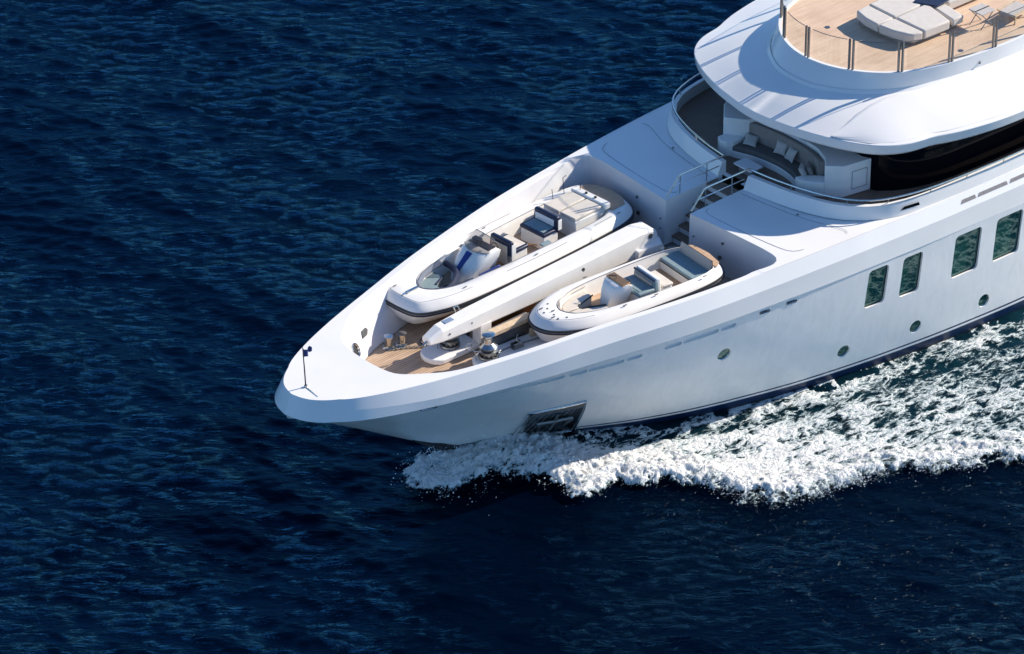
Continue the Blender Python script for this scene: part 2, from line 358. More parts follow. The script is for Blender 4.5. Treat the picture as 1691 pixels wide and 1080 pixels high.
# inner top edge and inner wall of the bulwark round the foredeck
IT = [(3.12,0),(3.13,.6),(3.25,1.35),(3.55,1.72),(3.98,2.05),(4.45,2.42),(4.93,2.68)]
for x in np.arange(5.5, 16.3, .5): IT.append((x, float(Cb(x)-cwid(x))))
IT = IT[:7]+[(x, y) for x, y in IT[7:]]
ends = [(16.4, 4.93), (16.82, 5.03), (17.2, 5.08), (17.5, 4.98), (17.66, 4.73), (17.69, 4.2), (17.68, 3.7), (17.62, 2.6), (17.54, 1.6), (17.46, .62)]
IT = IT+ends
IBt = []
for x, y in IT:
    d = .75 if x < 6 else .75-.25*min(1, (x-6)/6)
    if (x, y) in ends: d = .42 if y > 4.9 else .1
    if (x, y) in IT[:5]:
        IBt.append((x+.45, max(0, y*.78)))
    elif (x, y) in ends and y < 4.95: IBt.append((x-.04, y if y < 4 else y-.2))
    else: IBt.append((x+.12, y-d))
ITs = smoothc(IT, 90); IBs = smoothc(IBt, 90)
def zc(x): return float(Cz(x))
mid = .5*(ITs+IBs)
rimz = [(x, y, zc(x)+.004) for x, y in ITs]
r1 = [(a[0]*.9+b[0]*.1, a[1]*.9+b[1]*.1, zc(a[0])-.08) for a, b in zip(ITs, IBs)]
base = [(x, y, 3.9) for x, y in IBs]
r1b = []
for a, b in zip(ITs, IBs):
    r1b.append((a[0]*.985+b[0]*.015, a[1]*.985+b[1]*.015, zc(a[0])-.02))
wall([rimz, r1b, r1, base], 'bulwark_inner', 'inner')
# top surfaces: the bow platform + cap rail between outer edge and inner edge
def topsheet(outer, inner):
    q = MB()
    for s_ in (1, -1):
        n = len(outer); a = [(x, s_*y, z) for x, y, z in outer]; b = [(x, s_*y, z) for x, y, z in inner]
        q.loft([a, b], False)
    return q
O1 = np.array([(x, y, z) for x, y, z in L0 if x <= 17.6]); 
# cap rail strip from the fillet aft to the block
so = resample(O1[[i for i in range(len(O1)) if O1[i][0] >= 3.4]], 60)
q = MB()
io = [(x, y, zc(x)) for x, y in ITs if x >= 3.1]
kf = next(i for i, p in enumerate(ITs) if p[0] > 4.9); kb = next(i for i, p in enumerate(ITs) if p[0] > 17.0)
strip_in = [(x, y, zc(x)+.004) for x, y in ITs[kf:kb]]; strip_out = [(x, float(Cb(x)), zc(x)) for x, y, z in strip_in]
for s_ in (1, -1): q.loft([[(x, s_*y, z) for x, y, z in strip_out], [(x, s_*y, z) for x, y, z in strip_in]], False)
X1 = float(ITs[kf][0])
oo = [(x, float(Cb(x)), zc(x)) for x in np.r_[np.linspace(.0, .4, 14), np.linspace(.5, X1, 40)]]
ii = [(x, y, zc(x)+.004) for x, y in ITs[:kf+1]]
P = [(x, -y, z) for x, y, z in oo[::-1]]+oo[1:]+ii[::-1]+[(x, -y, z) for x, y, z in ii[1:]]
q.add(P, [list(range(len(P)))])
q.build('cap_rail', 'white', Y, ang=25)
# foredeck teak
q = MB(); poly = [(x, -y) for x, y in IBs[::-1]]+[(x, y) for x, y in IBs]
q.add([(x, y, 3.88) for x, y in poly], [list(range(len(poly)))]); q.build('foredeck', 'teak', Y)
# block tops (side decks) beside the stairs, meeting the hull edge
q = MB()
for s_ in (1, -1):
    # block top: fan between inner front edge and outer hull edge, running aft
    kk = kb-2; inn = [(x, y) for x, y in ITs[kk:]]
    outp = [(x, float(Cb(x))) for x in np.linspace(inn[0][0], 58, 60)]
    poly = inn+[(20.2, .62), (20.2, .3), (58, .3)]+outp[::-1]
    q.add([(x, s_*y, zc(min(x, 22))+.006+.0) for x, y in poly], [list(range(len(poly)))])
    q.add([(17.46, s_*.62, 5.7), (20.2, s_*.62, 5.745), (20.2, s_*.62, 3.9), (17.42, s_*.62, 3.9)], [(0, 1, 2, 3)])
blk = q.build('side_deck', 'white', Y, ang=20)
q = MB()
for s_ in (1, -1):
    for pts in ([(18.2, .78), (17.98, .85), (17.88, 1.1), (17.95, 2.8), (18.15, 4.6), (18.35, 4.95), (18.7, 5.05)], [(19.75, .8), (19.95, 2.4), (20.2, 3.7), (20.6, 4.7), (20.72, 5.15), (20.6, 5.26)]):
        q.tube([(x, s_*y, zc(x)+.007) for x, y in smoothc(pts, 24)], .006, 5)
q.build('panel_seam', 'seam', Y)
q = MB()
for s_ in (-1, 1):
    for (x, y, z, r) in ((17.62, 2.2, 5.15, .05), (17.6, 2.1, 4.55, .075), (17.5, .85, 4.9, .025), (17.5, .85, 4.5, .025)):
        a = [(x-.10+.0, s_*y+math.cos(t)*r, z+math.sin(t)*r) for t in np.linspace(0, 2*math.pi, 12, endpoint=False)]; b = [(x+.02, p[1], p[2]) for p in a]
        q.loft([a, b], True, True)
    q.cyl((20.2, s_*3.2, 5.745), .045, .02, 12)
q.build('deck_fitting', 'dsteel', Y)
# stairs
st = None
for i in range(6):
    x0 = 17.75+.33*i; z = 4.2+.3*i
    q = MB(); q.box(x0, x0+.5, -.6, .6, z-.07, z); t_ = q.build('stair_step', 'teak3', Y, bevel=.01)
    q = MB(); q.box(x0+.06, x0+.42, -.61, .61, z-.30, z-.08); q.build('riser', 'white', t_)
# upper deck
def cur(pts, z, n=60): return [(x, y, z) for x, y in smoothc(pts, n)]
cbot = [(20.0, .66), (20.12, 1.6), (20.3, 2.7), (20.75, 4.0), (21.3, 4.75), (22.2, 5.45), (23.2, 5.72), (24.5, 5.86), (28, 6.03), (40, 6.05), (57, 5.95)]
ctop = [(20.22, .66), (20.35, 1.6), (20.52, 2.6), (20.92, 3.9), (21.42, 4.68), (22.3, 5.36), (23.3, 5.64), (24.5, 5.78), (28, 5.95), (40, 5.97), (57, 5.88)]
cin = [(20.4, .66), (20.52, 1.6), (20.68, 2.55), (21.05, 3.78), (21.54, 4.55), (22.38, 5.22), (23.35, 5.5), (24.5, 5.64), (28, 5.8), (40, 5.82), (57, 5.74)]
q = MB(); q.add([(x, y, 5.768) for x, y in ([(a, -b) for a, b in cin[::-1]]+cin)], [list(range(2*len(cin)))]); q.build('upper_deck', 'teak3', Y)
ZT = 6.22
wall([cur(cbot, 5.74), cur([(a*.5+c*.5, b*.5+d*.5) for (a, b), (c, d) in zip(cbot, ctop)], 6.0), cur(ctop, ZT), cur(cin, ZT), cur(cin, 5.765)], 'coaming', 'white')
q = MB()
for s_ in (1, -1): q.add([(20.0, s_*.66, 5.74), (20.22, s_*.66, ZT), (20.4, s_*.66, ZT), (20.4, s_*.66, 5.74)], [(0, 1, 2, 3)])
q.build('coaming_end', 'white', Y)
q = MB()
for s_ in (1, -1):
    P = [(22.85, 5.93), (23.0, 6.06), (23.62, 6.06), (23.66, 5.93)]
    q.add([(x, s_*(np.interp(x, [a[0] for a in cbot], [a[1] for a in cbot])*.5+np.interp(x, [a[0] for a in ctop], [a[1] for a in ctop])*.5+.03), z) for x, z in P], [(0, 1, 2, 3)])
q.build('coaming_vent', 'darkglass', Y)
for s_ in (1, -1):   # scupper slots in the upper chamfer further aft
    for a, b in ((25.4, 26.15), (26.22, 27.7), (27.78, 29.2)):
        pts = []
        for x, zz in ((a, 5.44), (b, 5.44), (b-.02, 5.56), (a+.12, 5.56)):
            f = (5.75-zz)/.52; pts.append((x, s_*(float(Cb(x))+.26*f+.012), zz))
        q = MB(); q.add(pts, [(0, 1, 2, 3)]); q.build('scupper_slot', 'grey', Y)
# deck edge rail round the upper deck + stair handrails
rail = [(20.3, .63), (20.45, 1.9), (20.8, 3.3), (21.3, 4.45), (22, 5.15), (22.9, 5.52), (24, 5.78), (26.2, 5.95), (28.4, 6.05), (40, 6.07), (56, 5.95)]
q = MB()
for s_ in (1, -1): q.tube([(x, s_*y, 6.45) for x, y in smoothc(rail, 90)], .034, 8)
q.build('deck_rail', 'steel', Y)
rp = smoothc(rail, 400)
for s_ in (-1, 1):
    for xx in (20.6, 21.35, 22.5, 24.2, 25.9, 27.6, 29.3, 31):
        k = int(np.argmin(abs(rp[:, 0]-xx))); q = MB(); q.tube([(rp[k][0]+.02, s_*(rp[k][1]-.08), ZT), (rp[k][0], s_*rp[k][1], 6.45)], .018, 6); q.build('rail_post', 'steel', Y)
for s_ in (-1, 1):
    y = s_*.64
    q = MB(); q.tube([(17.5, y, 5.8), (18.11, y, 6.47), (18.3, y, 6.49), (20.3, y, 6.47)], .032, 8)
    h = q.build('stair_handrail', 'steel', Y)
    q = MB(); q.tube([(17.82, y, 6.14), (20.05, y, 6.14)], .02, 6); q.build('mid_rail', 'steel', h)
    for x in (18.16, 19.45):
        q = MB(); q.tube([(x, y*1.03, 5.74), (x, y, 6.46)], .022, 6); q.build('rail_post', 'steel', h)
# enclosure: dark glazing under the canopy
gl = [(23.2, 3.3), (23.45, 3.95), (24.16, 4.4), (25.0, 4.72), (26.5, 4.95), (30, 5.05), (46, 5.0)]
q = MB(); G = smoothc(gl, 40, 1)
full2 = lambda P, z: [(x, -y, z) for x, y in P[::-1]]+[(x, y, z) for x, y in P]
q.loft([full2(G, 5.765), full2(G, 8.0)], False); q.build('window_band', 'darkglass', Y)
# canopy: roof over the upper deck
co_ = [(21.02, 0), (21.05, .7), (21.22, 1.6), (21.42, 2.45), (21.8, 3.5), (22.35, 4.5), (22.9, 5.0), (23.5, 5.3), (24.1, 5.42), (24.5, 5.47), (25, 5.68), (25.7, 5.9), (27, 6.15), (28.2, 6.25), (32, 6.35), (48, 6.2)]
ci_ = [(23.0, 0), (23.02, .5), (23.12, .95), (23.35, 1.4), (23.7, 1.95), (24.2, 2.45), (24.9, 2.95), (25.8, 3.35), (26.8, 3.6), (27.6, 3.75), (28.5, 3.85), (29.5, 3.95), (31, 4.0), (34, 4.05), (38, 4.05), (48, 4.0)]
n_ = 110
def nt_(P): return smoothc(P, n_, 2)
CO = nt_(co_); CI = nt_(ci_)
def ring(f, zf):
    P = CO*(1-f)+CI*f; return full2([tuple(p) for p in P], 0), P
def rz_(f, z):
    P = CO*(1-f)+CI*f; return [(x, -y, z) for x, y in P[::-1]]+[(x, y, z) for x, y in P]
def inw(P, d):   # offset toward the inside
    T = np.gradient(P, axis=0); T /= np.linalg.norm(T, axis=1)[:, None]; Nn = np.stack([T[:, 1], -T[:, 0]], 1); Q = P+Nn*d; return Q
def fz(P, z): return [(x, -max(y, 0), z) for x, y in P[::-1]]+[(x, max(y, 0), z) for x, y in P]
q = MB()
q.loft([fz(inw(CO, .9), 7.80), fz(inw(CO, .16), 7.80), fz(inw(CO, .05), 7.9), fz(CO, 8.225), fz(inw(CO, .02), 8.25), rz_(.1, 8.31), rz_(.3, 8.46), rz_(.6, 8.66), rz_(.78, 8.74), rz_(.95, 8.84), rz_(1, 8.95)], False)
canopy = q.build('canopy_roof', 'white', Y, ang=22)
q = MB(); q.add([p for p in fz(inw(CO, .2), 7.82)], [list(range(2*n_))]); q.build('canopy_ceiling', 'satin', Y)
def rz_at(x, y):   # height of the roof skin at plan point
    y = abs(y); d = np.hypot(CO[:, 0]-x, CO[:, 1]-y).min(); e = np.hypot(CI[:, 0]-x, CI[:, 1]-y).min(); f = d/(d+e)
    return float(np.interp(f, [0, .1, .3, .6, .78, .95, 1], [8.25, 8.31, 8.46, 8.66, 8.74, 8.84, 8.95]))
# raised wing fairing on the roof, both sides
for s_ in (-1,):
    q = MB()
    inn = [(21.75, 3.2), (22.4, 3.1), (23.4, 2.95), (24.4, 2.95), (25.2, 3.25), (26.4, 3.7), (28, 4.1), (31, 4.3), (48, 4.3)] if s_ < 0 else [(25.2, 3.6), (25.6, 3.62), (26.4, 3.75), (28, 4.1), (31, 4.3), (48, 4.3)]
    Q = smoothc(inn, 40); rows = []
    for x, y in Q:
        d = abs(CO[:, 0]-x).argmin(); yo = CO[d][1]-.04
        rows.append([(x, s_*(y+(yo-y)*t), (rz_at(x, y+(yo-y)*t)+(.0 if t in (0,) else (.07*(1-((t-.05)/.9)**3))) + (-.02 if t in (0, 1) else 0))) for t in (0, .06, .1, .3, .5, .7, .85, .94)])
    q.loft(rows, False); q.build('roof_fairing', 'white', canopy, ang=50)
# sun deck
sdk = [(23.55, 0), (23.6, .6), (23.7, 1.0), (23.95, 1.6), (24.4, 2.3), (25.1, 2.95), (25.75, 3.3), (26.95, 3.68), (29.0, 3.95), (30.7, 4.0), (48, 4.0)]
SD = smoothc(sdk, 80)
SDb = CI[np.linspace(0, n_-1, 80).astype(int)]
SDb = resample(CI, 80)
q = MB(); q.loft([fz(SDb, 8.9), fz(SDb*.5+SD*.5+np.array([-.02, 0]), 9.2), fz(SD, 9.48), fz(SD, 9.52), fz(inw(SD, .12), 9.52), fz(inw(SD, .13), 9.4)], False)
q.build('sundeck_coaming', 'white', Y, ang=30)
q = MB(); q.add(fz(inw(SD, .125), 9.46), [list(range(160))]); q.build('sun_deck', 'teak2', Y)
ps = [(24.05, 1.6), (23.8, 0), (24.17, -1.67), (25.3, -2.95), (27.15, -3.65), (29.1, -3.9), (31.1, -4.), (33.1, -4.), (25.0, 2.9), (26.9, 3.67), (28.9, 3.93), (30.9, 4.), (32.9, 4.)]
SI = inw(SD, .06)
SF = np.array([(x, -y) for x, y in SI[::-1]]+[(x, y) for x, y in SI])
pk = sorted(int(np.hypot(SF[:, 0]-x, SF[:, 1]-y).argmin()) for x, y in ps)
SFd = resample(SF, 1600)
idx = sorted(int(np.hypot(SFd[:, 0]-x, SFd[:, 1]-y).argmin()) for x, y in ps)
def gmat():
    m = bpy.data.materials.new('clear_glass'); m.use_nodes = True; t = m.node_tree; N = t.nodes; L = t.links; N.clear()
    o = N.new('ShaderNodeOutputMaterial'); tr = N.new('ShaderNodeBsdfTransparent'); tr.inputs[0].default_value = (.93, .95, .93, 1)
    gl_ = N.new('ShaderNodeBsdfGlossy'); gl_.inputs['Roughness'].default_value = .02
    fr = N.new('ShaderNodeValue'); fr.outputs[0].default_value = .05
    mx = N.new('ShaderNodeMixShader'); L.new(fr.outputs[0], mx.inputs[0]); L.new(tr.outputs[0], mx.inputs[1]); L.new(gl_.outputs[0], mx.inputs[2]); L.new(mx.outputs[0], o.inputs[0]); return m
M['glass'] = gmat()
for i, k in enumerate(idx):
    t = SFd[min(k+3, 1599)]-SFd[max(k-3, 0)]; t /= np.linalg.norm(t)
    for s_ in (-.07, .07):
        q = MB(); p = SFd[k]+t*s_; q.box(p[0]-.032, p[0]+.032, p[1]-.032, p[1]+.032, 9.48, 10.72); 
        q.build('balustrade_post', 'dsteel', Y)
    if i < len(idx)-1:
        k2 = idx[i+1]; P = SFd[k+5:k2-5:6]
        if len(P) > 2:
            q = MB(); q.loft([[(x, y, 9.54) for x, y in P], [(x, y, 10.68) for x, y in P]], False); g = q.build('glass_panel', 'glass', Y)
            q = MB(); q.tube([(x, y, 10.685) for x, y in P], .014, 5); q.build('glass_edge', 'dsteel', g)
q = MB()
for (x, y) in ((25.8, 1.2), (28.1, -3.2)): q.cyl((x, y, 9.46), .1, .012, 16)
q.build('deck_drain', 'dsteel', Y)
for x, y in ((24.35, -2.15), (28.5, -3.75)):
    q = MB(); q.cyl((x-.1, y-.12, 9.1), .04, .08, 10); q.build('courtesy_light', 'dsteel', Y)
# flat mid superstructure above the sun deck, outside the frame
q = MB(); q.prism([(36, -2.8), (37.5, -3.3), (47, -3.3), (47, 3.3), (37.5, 3.3), (36, 2.8)], 9.46, 11.4, .3); q.build('deckhouse', 'white', Y, bevel=.1)
# ------------------------------------------------------------------ built-in sofa on the upper deck
SO = empty('curved_sofa', (22, -.3, 5.77), label='dark taupe curved sofa built into a white surround, in shade under the canopy', cat='sofa')
def rel(P, o): return [(x-o[0], y-o[1]) for x, y in P]
o = (22, -.3)
frontc = [(21.2, 1.75), (21.32, 1.2), (21.55, .65), (21.68, 0), (21.72, -.6), (21.66, -1.2), (21.5, -1.7), (21.28, -2.15)]
backc = [(22.0, 1.95), (22.3, 1.35), (22.42, .7), (22.46, 0), (22.46, -.6), (22.44, -1.2), (22.36, -1.8), (22.1, -2.5)]
F_ = smoothc(frontc, 30); B_ = smoothc(backc, 30)
def slab(q, A, Bc, z0, z1):
    a = [(x-o[0], y-o[1]) for x, y in A]; b = [(x-o[0], y-o[1]) for x, y in Bc]
    q.loft([[(x, y, z0) for x, y in a], [(x, y, z1) for x, y in a], [(x, y, z1) for x, y in b], [(x, y, z0) for x, y in b], [(x, y, z0) for x, y in a]], False)
    for k in (0, -1): q.add([(a[k][0], a[k][1], z0), (a[k][0], a[k][1], z1), (b[k][0], b[k][1], z1), (b[k][0], b[k][1], z0)], [(0, 1, 2, 3)])
q = MB(); slab(q, F_, B_, 0, .25); q.build('sofa_base', 'white', SO, bevel=.02)
for a, b in ((0, 15), (15, 30)):
    q = MB(); slab(q, F_[a:b+1]*.98+B_[a:b+1]*.02, B_[a:b+1], .255, .44); q.build('seat_cushion', 'dtaupe', SO, bevel=.05)
    q = MB(); slab(q, F_[a:b+1]*.22+B_[a:b+1]*.78, F_[a:b+1]*-.02+B_[a:b+1]*1.02, .44, 1.12); q.build('back_cushion', 'taupe', SO, bevel=.06)
q = MB(); q.prism(rel([(21.75, -2.95), (22.2, -3.4), (23.58, -3.64), (23.58, 3.2), (22.2, 2.7), (21.55, 1.98), (22.02, 1.35), (22.1, 1.95)][:0] or [(21.72, -2.95), (22.2, -3.42), (23.6, -3.66), (23.6, -1.2), (22.5, -1.2), (22.42, -1.9), (22.12, -2.55)], o), 0, 1.25); q.build('side_cabinet', 'white', SO, bevel=.03)
q = MB(); q.prism(rel([(21.5, 1.98), (21.98, 1.3), (22.5, 1.1), (23.6, 1.1), (23.6, 3.4), (22.2, 2.7)], o), 0, 1.25); q.build('side_cabinet', 'white', SO, bevel=.03)
q = MB(); q.prism(rel([(22.5, -1.22), (23.6, -1.22), (23.6, 1.08), (22.5, 1.08)], o), 0, 1.2); q.build('back_cabinet', 'satin', SO, bevel=.03)
for P in ([(21.25, 2.0), (21.1, 1.75), (21.14, 1.45), (21.35, 1.28), (21.98, 1.32), (21.55, 1.98)], [(21.25, -1.95), (21.2, -2.2), (21.35, -2.55), (21.72, -2.95), (22.12, -2.58), (21.6, -2.05)]):
    q = MB(); q.prism(rel(P, o), 0, .58); q.build('sofa_arm', 'white', SO, bevel=.04)
q = MB(); 
c0, c1 = (22.45, -3.48), (23.3, -3.62)
for a, b in (((.1, .25), (.1, .95)), ((.1, .95), (.85, .95)), ((.85, .95), (.85, .25)), ((.85, .25), (.1, .25))):
    q.tube([(c0[0]+(c1[0]-c0[0])*t-o[0], c0[1]+(c1[1]-c0[1])*t-o[1]-.012, z) for t, z in (a, b)], .008, 5)
q.build('cabinet_door_seam', 'seam', SO)
def pillow(loc, rot, lab, sz=.5, m='linen'):
    q = MB(); n = 9; top = []; bot = []
    for i in range(n):
        for j in range(n):
            u, v = i/(n-1)*2-1, j/(n-1)*2-1; h = .085*((1-u**4)*(1-v**4))**.5; k = 1-.10*(1-abs(u)**2)*(abs(v)**3); k2 = 1-.10*(1-abs(v)**2)*(abs(u)**3)
            top.append((u*sz/2*k2, v*sz/2*k, h)); bot.append((u*sz/2*k2, v*sz/2*k, -h))
    F = [(i*n+j, (i+1)*n+j, (i+1)*n+j+1, i*n+j+1) for i in range(n-1) for j in range(n-1)]
    q.add(top, F); q.add(bot, [f[::-1] for f in F])
    ob = q.build('throw_pillow', m, None, ang=80); ob.location = loc; ob.rotation_euler = rot
    tag(ob, lab, 'pillow', 'throw pillows on the curved sofa'); return ob
pillow((21.93, .98, 6.36), (R(8), R(-28), R(25)), 'pale pillow lying nearly flat at the far end of the curved sofa')
pillow((22.2, -.28, 6.46), (R(4), R(-58), R(10)), 'pale pillow leaning on the backrest, left one of the touching pair mid sofa')
pillow((22.13, -.85, 6.46), (R(-6), R(-58), R(-6)), 'pale pillow leaning on the backrest, right one of the touching pair mid sofa')
pillow((21.62, -1.98, 6.47), (R(60), R(0), R(35)), 'pale pillow upright by the near arm, in front of the darker one', .5)
pillow((21.86, -2.1, 6.47), (R(66), R(0), R(40)), 'darker taupe pillow upright in the near corner of the curved sofa', .46, 'taupe')
LT = empty('low_table', (20.95, .1, 5.77), label='small low rectangular table on the shaded teak before the curved sofa', cat='table')
q = MB(); q.box(-.3, .3, -.45, .45, .26, .32); q.build('tabletop', 'satin', LT, bevel=.015)
q = MB(); q.box(-.18, .18, -.3, .3, 0, .255); q.build('table_base', 'grey', LT, bevel=.01)
# ------------------------------------------------------------------ sun deck furniture
SB = empty('sunbed', (27.6, -0.47, 9.46), label='wide cream double sunbed with thick pads on the teak sun deck', cat='sunbed')
o = (27.4, -.7)
def pad(poly, z0, z1, name, m, parent, o, bv=.06):
    q = MB(); q.prism(rel(poly, o), z0, z1); return q.build(name, m, parent, bevel=bv)
pad([(26.62, .55), (26.45, -.05), (26.42, -.72), (27.22, -.74), (27.25, .6)], .16, .5, 'mattress_pad', 'sunpad', SB, o)
pad([(26.42, -.76), (26.5, -1.4), (26.72, -1.98), (26.85, -2.12), (27.25, -2.18), (27.22, -.76)], .16, .5, 'mattress_pad', 'sunpad', SB, o)
pad([(27.28, -.74), (29.0, -.68), (29.0, .65), (27.29, .6)], .16, .52, 'mattress_pad', 'sunpad', SB, o)
pad([(27.28, -.78), (27.30, -2.2), (28.55, -2.24), (28.9, -.74)], .16, .52, 'mattress_pad', 'sunpad', SB, o)
pad([(28.75, -2.2), (28.98, -.74), (29.5, -.74), (29.3, -2.2)], .16, .46, 'mattress_pad', 'sunpad', SB, o)
pad([(26.6, .4), (26.6, -1.5), (26.95, -2.0), (29.1, -2.05), (29.1, .5)], .0, .15, 'bed_plinth', 'taupe', SB, o, .01)
TW = tag(pad([(27.9, -.5), (28.3, -1.3), (29.0, -1.25), (28.9, -.1)], .0, .03, 'navy_overlay', 'navy', None, o, .01), 'dark blue towel spread over the aft part of the cream sunbed', 'overlay'); TW.location = (28.25, -.37, 9.985)  # thin dark blue sheet over the aft pads
TB_ = empty('folding_table', (30.07, -2.3, 9.46), label='small white folding table with crossed legs beside the sunbed', cat='table')
q = MB(); q.box(-.34, .34, -.34, .34, .60, .64); q.build('tabletop', 'linen', TB_, bevel=.01)
q = MB(); q.box(-.36, .36, -.02, .02, .641, .655); q.build('table_rail', 'black', TB_)
for sy in (-.28, .28):
    for a in ((-.3, .3), (.3, -.3)):
        q = MB(); q.tube([(a[0], sy, 0), (a[1], sy, .6)], .018, 6); q.build('leg', 'dsteel', TB_)
CH = empty('deck_chair', (31.4, -2.67, 9.46), R(8), label='low wooden deck chair with pale seat at the right edge of the sun deck', cat='chair')
q = MB(); q.box(-.5, .5, -.32, .32, .28, .36); q.build('seat', 'linen', CH, bevel=.02)
q = MB(); q.box(-.56, .9, -.4, -.34, .36, .41); q.box(-.56, .9, .34, .4, .36, .41); q.build('arm_rest', 'palewood', CH, bevel=.01)
for sx_ in (-.45, .45):
    for sy in (-.35, .35):
        q = MB(); q.box(sx_-.025, sx_+.025, sy-.025, sy+.025, 0, .34); q.build('leg', 'palewood', CH)
SB2 = empty('sunbed', (30.4, -0.07, 9.46), label='second cream sunbed half hidden behind the folding table, blue overlay on it', cat='sunbed')
q = MB(); q.box(-.6, 1.6, -.85, 1.2, .1, .45); q.build('mattress_pad', 'sunpad', SB2, bevel=.06)
q = MB(); q.box(-.3, 1.2, -.7, .8, .455, .5); q.build('pad_cover', 'navy', SB2, bevel=.02)
# ------------------------------------------------------------------ deck gear
def chainpath(q, P, r=.03):
    P = resample(np.array(P, float), max(4, int(sum(math.dist(a, b) for a, b in zip(P[:-1], P[1:]))/.085)))
    for i in range(len(P)-1):
        a, b = Vector(P[i]), Vector(P[i+1]); d = (b-a).normalized(); c = (a+b)/2; u = Vector((0, 0, 1)) if i % 2 else d.cross(Vector((0, 0, 1))).normalized()
        L_ = (b-a).length*.75
        q.tube([c+d*L_*math.cos(t)+u*.035*math.sin(t) for t in np.linspace(0, 2*math.pi, 8, endpoint=False)], .012, 4, True)
def windlass(loc, lab, rz=0):
    E_ = empty('windlass', loc, rz, label=lab, cat='windlass', group='anchor windlasses on the foredeck')
    q = MB(); q.lathe((0, 0, 0), [(.34, 0), (.36, .05), (.34, .1), (.27, .12), (.27, .2), (.33, .24), (.33, .3), (.24, .34), (.24, .4)], 28); q.build('gypsy', 'dsteel', E_)
    q = MB(); q.lathe((0, 0, .4), [(.30, 0), (.32, .04), (.26, .08), (.17, .16), (.155, .28), (.17, .4), (.23, .47), (.235, .5), (.2, .52)], 28); q.build('warping_drum', 'steel', E_)
    q = MB()
    for k in range(10):
        a = 2*math.pi*k/10; q.box(math.cos(a)*.3-.03, math.cos(a)*.3+.03, math.sin(a)*.3-.03, math.sin(a)*.3+.03, .1, .15)
    q.build('bolt_ring', 'black', E_)
    q = MB(); q.tube([(-.45, .1, 0), (-.5, .12, .35)], .018, 6); q.tube([(-.5, .12, .35), (-.62, .3, .42), (-.5, .12, .35), (-.42, -.1, .4)], .014, 6)
    for t in np.linspace(0, 2*math.pi, 5)[:4]: pass
    q.tube([(-.62+.13*math.cos(t), .3, .5+.13*math.sin(t)) for t in np.linspace(0, 2*math.pi, 14, endpoint=False)], .014, 6, True); q.build('brake_wheel', 'steel', E_)
    return E_
# long plinths under the anchor gear
def plinth(P, lab, z1=.2):
    c = (sum(p[0] for p in P)/len(P), sum(p[1] for p in P)/len(P))
    q = MB(); q.prism([(x-c[0], y-c[1]) for x, y in P], 0, z1); ob = q.build('gear_plinth', 'white', None, bevel=.05); ob.location = (c[0], c[1], 3.885)
    return tag(ob, lab, 'plinth', 'white plinths under the anchor gear')
def stadium(x0, x1, y0, y1, n=8, sk_=0):
    r = (y1-y0)/2; P = []
    for k in range(n+1): a = R(90+180*k/n); P.append((x0+r*.8+r*.8*math.cos(a), (y0+y1)/2+r*math.sin(a)))
    P += [(x1, y0+sk_), (x1, y1+sk_)]
    return P
plinth(stadium(5.95, 8.0, -.35, .75), 'rounded white plinth under the tip of the crane boom')
plinth(stadium(6.95, 12.2, -2.0, -.75, sk_=-.35), 'long white plinth running aft under the nearer windlass and its chain')
windlass((7.6, -1.2, 4.085), 'steel capstan windlass standing free on the near plinth, chain leading aft')
windlass((7.1, .22, 4.085), 'squat windlass half hidden under the tip of the crane boom')
q = MB(); chainpath(q, [(7.8, -1.45, 4.3), (8.6, -1.35, 4.2), (9.6, -1.5, 4.17), (10.8, -1.75, 4.16)])
tag(q.build('anchor_chain', 'chain', None), 'grey anchor chain running aft from the free standing windlass', 'chain')
q = MB(); chainpath(q, [(5.6, 1.55, 3.93), (6.1, 1.3, 3.93), (6.6, .95, 3.93), (7.0, .55, 4.2)])
tag(q.build('anchor_chain', 'chain', None), 'thin chain lying on the teak from the bollards to the crane tip', 'chain')
def stopper(x, y, rz, lab):
    E_ = empty('chain_stopper', (x, y, 4.085), rz, label=lab, cat='chain stopper', group='chain stoppers on the near plinth')
    q = MB(); q.box(-.22, .22, -.12, .12, 0, .05); q.box(-.2, .2, -.12, -.07, .05, .2); q.box(-.2, .2, .07, .12, .05, .2); q.build('stopper_frame', 'dsteel', E_, bevel=.008)
    q = MB(); q.tube([(.05, -.14, .2), (.05, .14, .2)], .025, 8); q.tube([(.05, .14, .2), (.2, .22, .34)], .014, 6); q.build('lever', 'steel', E_)
stopper(8.75, -1.36, R(-4), 'dark steel chain stopper close behind the free standing windlass')
stopper(10.6, -1.70, R(-8), 'dark steel chain stopper at the aft end of the chain, under the small tender bow')
def box_gear(n, loc, rz, dims, m, lab, cat):
    q = MB(); q.box(-dims[0]/2, dims[0]/2, -dims[1]/2, dims[1]/2, 0, dims[2], top=(.02,)*4); ob = q.build(n, m, None, bevel=.02); ob.location = loc; ob.rotation_euler = (0, 0, rz); tag(ob, lab, cat); return ob
E_ = empty('hydraulic_unit', (7.95, .62, 3.885), R(3), label='small dark hydraulic unit with hoses behind the boom rest', cat='winch')
q = MB(); q.box(-.3, .3, -.14, .14, 0, .3); q.build('motor_box', 'dsteel', E_, bevel=.02)
q = MB(); q.lathe((0, 0, .3), [(.12, 0), (.12, .05), (.07, .07), (.07, .2), (.11, .22), (.11, .26)], 16); q.build('drum', 'steel', E_)
q = MB(); q.tube(smoothc([(-.3, 0, .2), (-.5, .05, .3), (-.7, -.1, .15), (-.9, -.15, .02)], 16), .02, 6); q.tube(smoothc([(.3, .05, .2), (.5, .1, .25), (.65, 0, .05)], 12), .02, 6); q.build('hose', 'black', E_)
q = MB(); k_ = 0
for i in range(70):
    pass
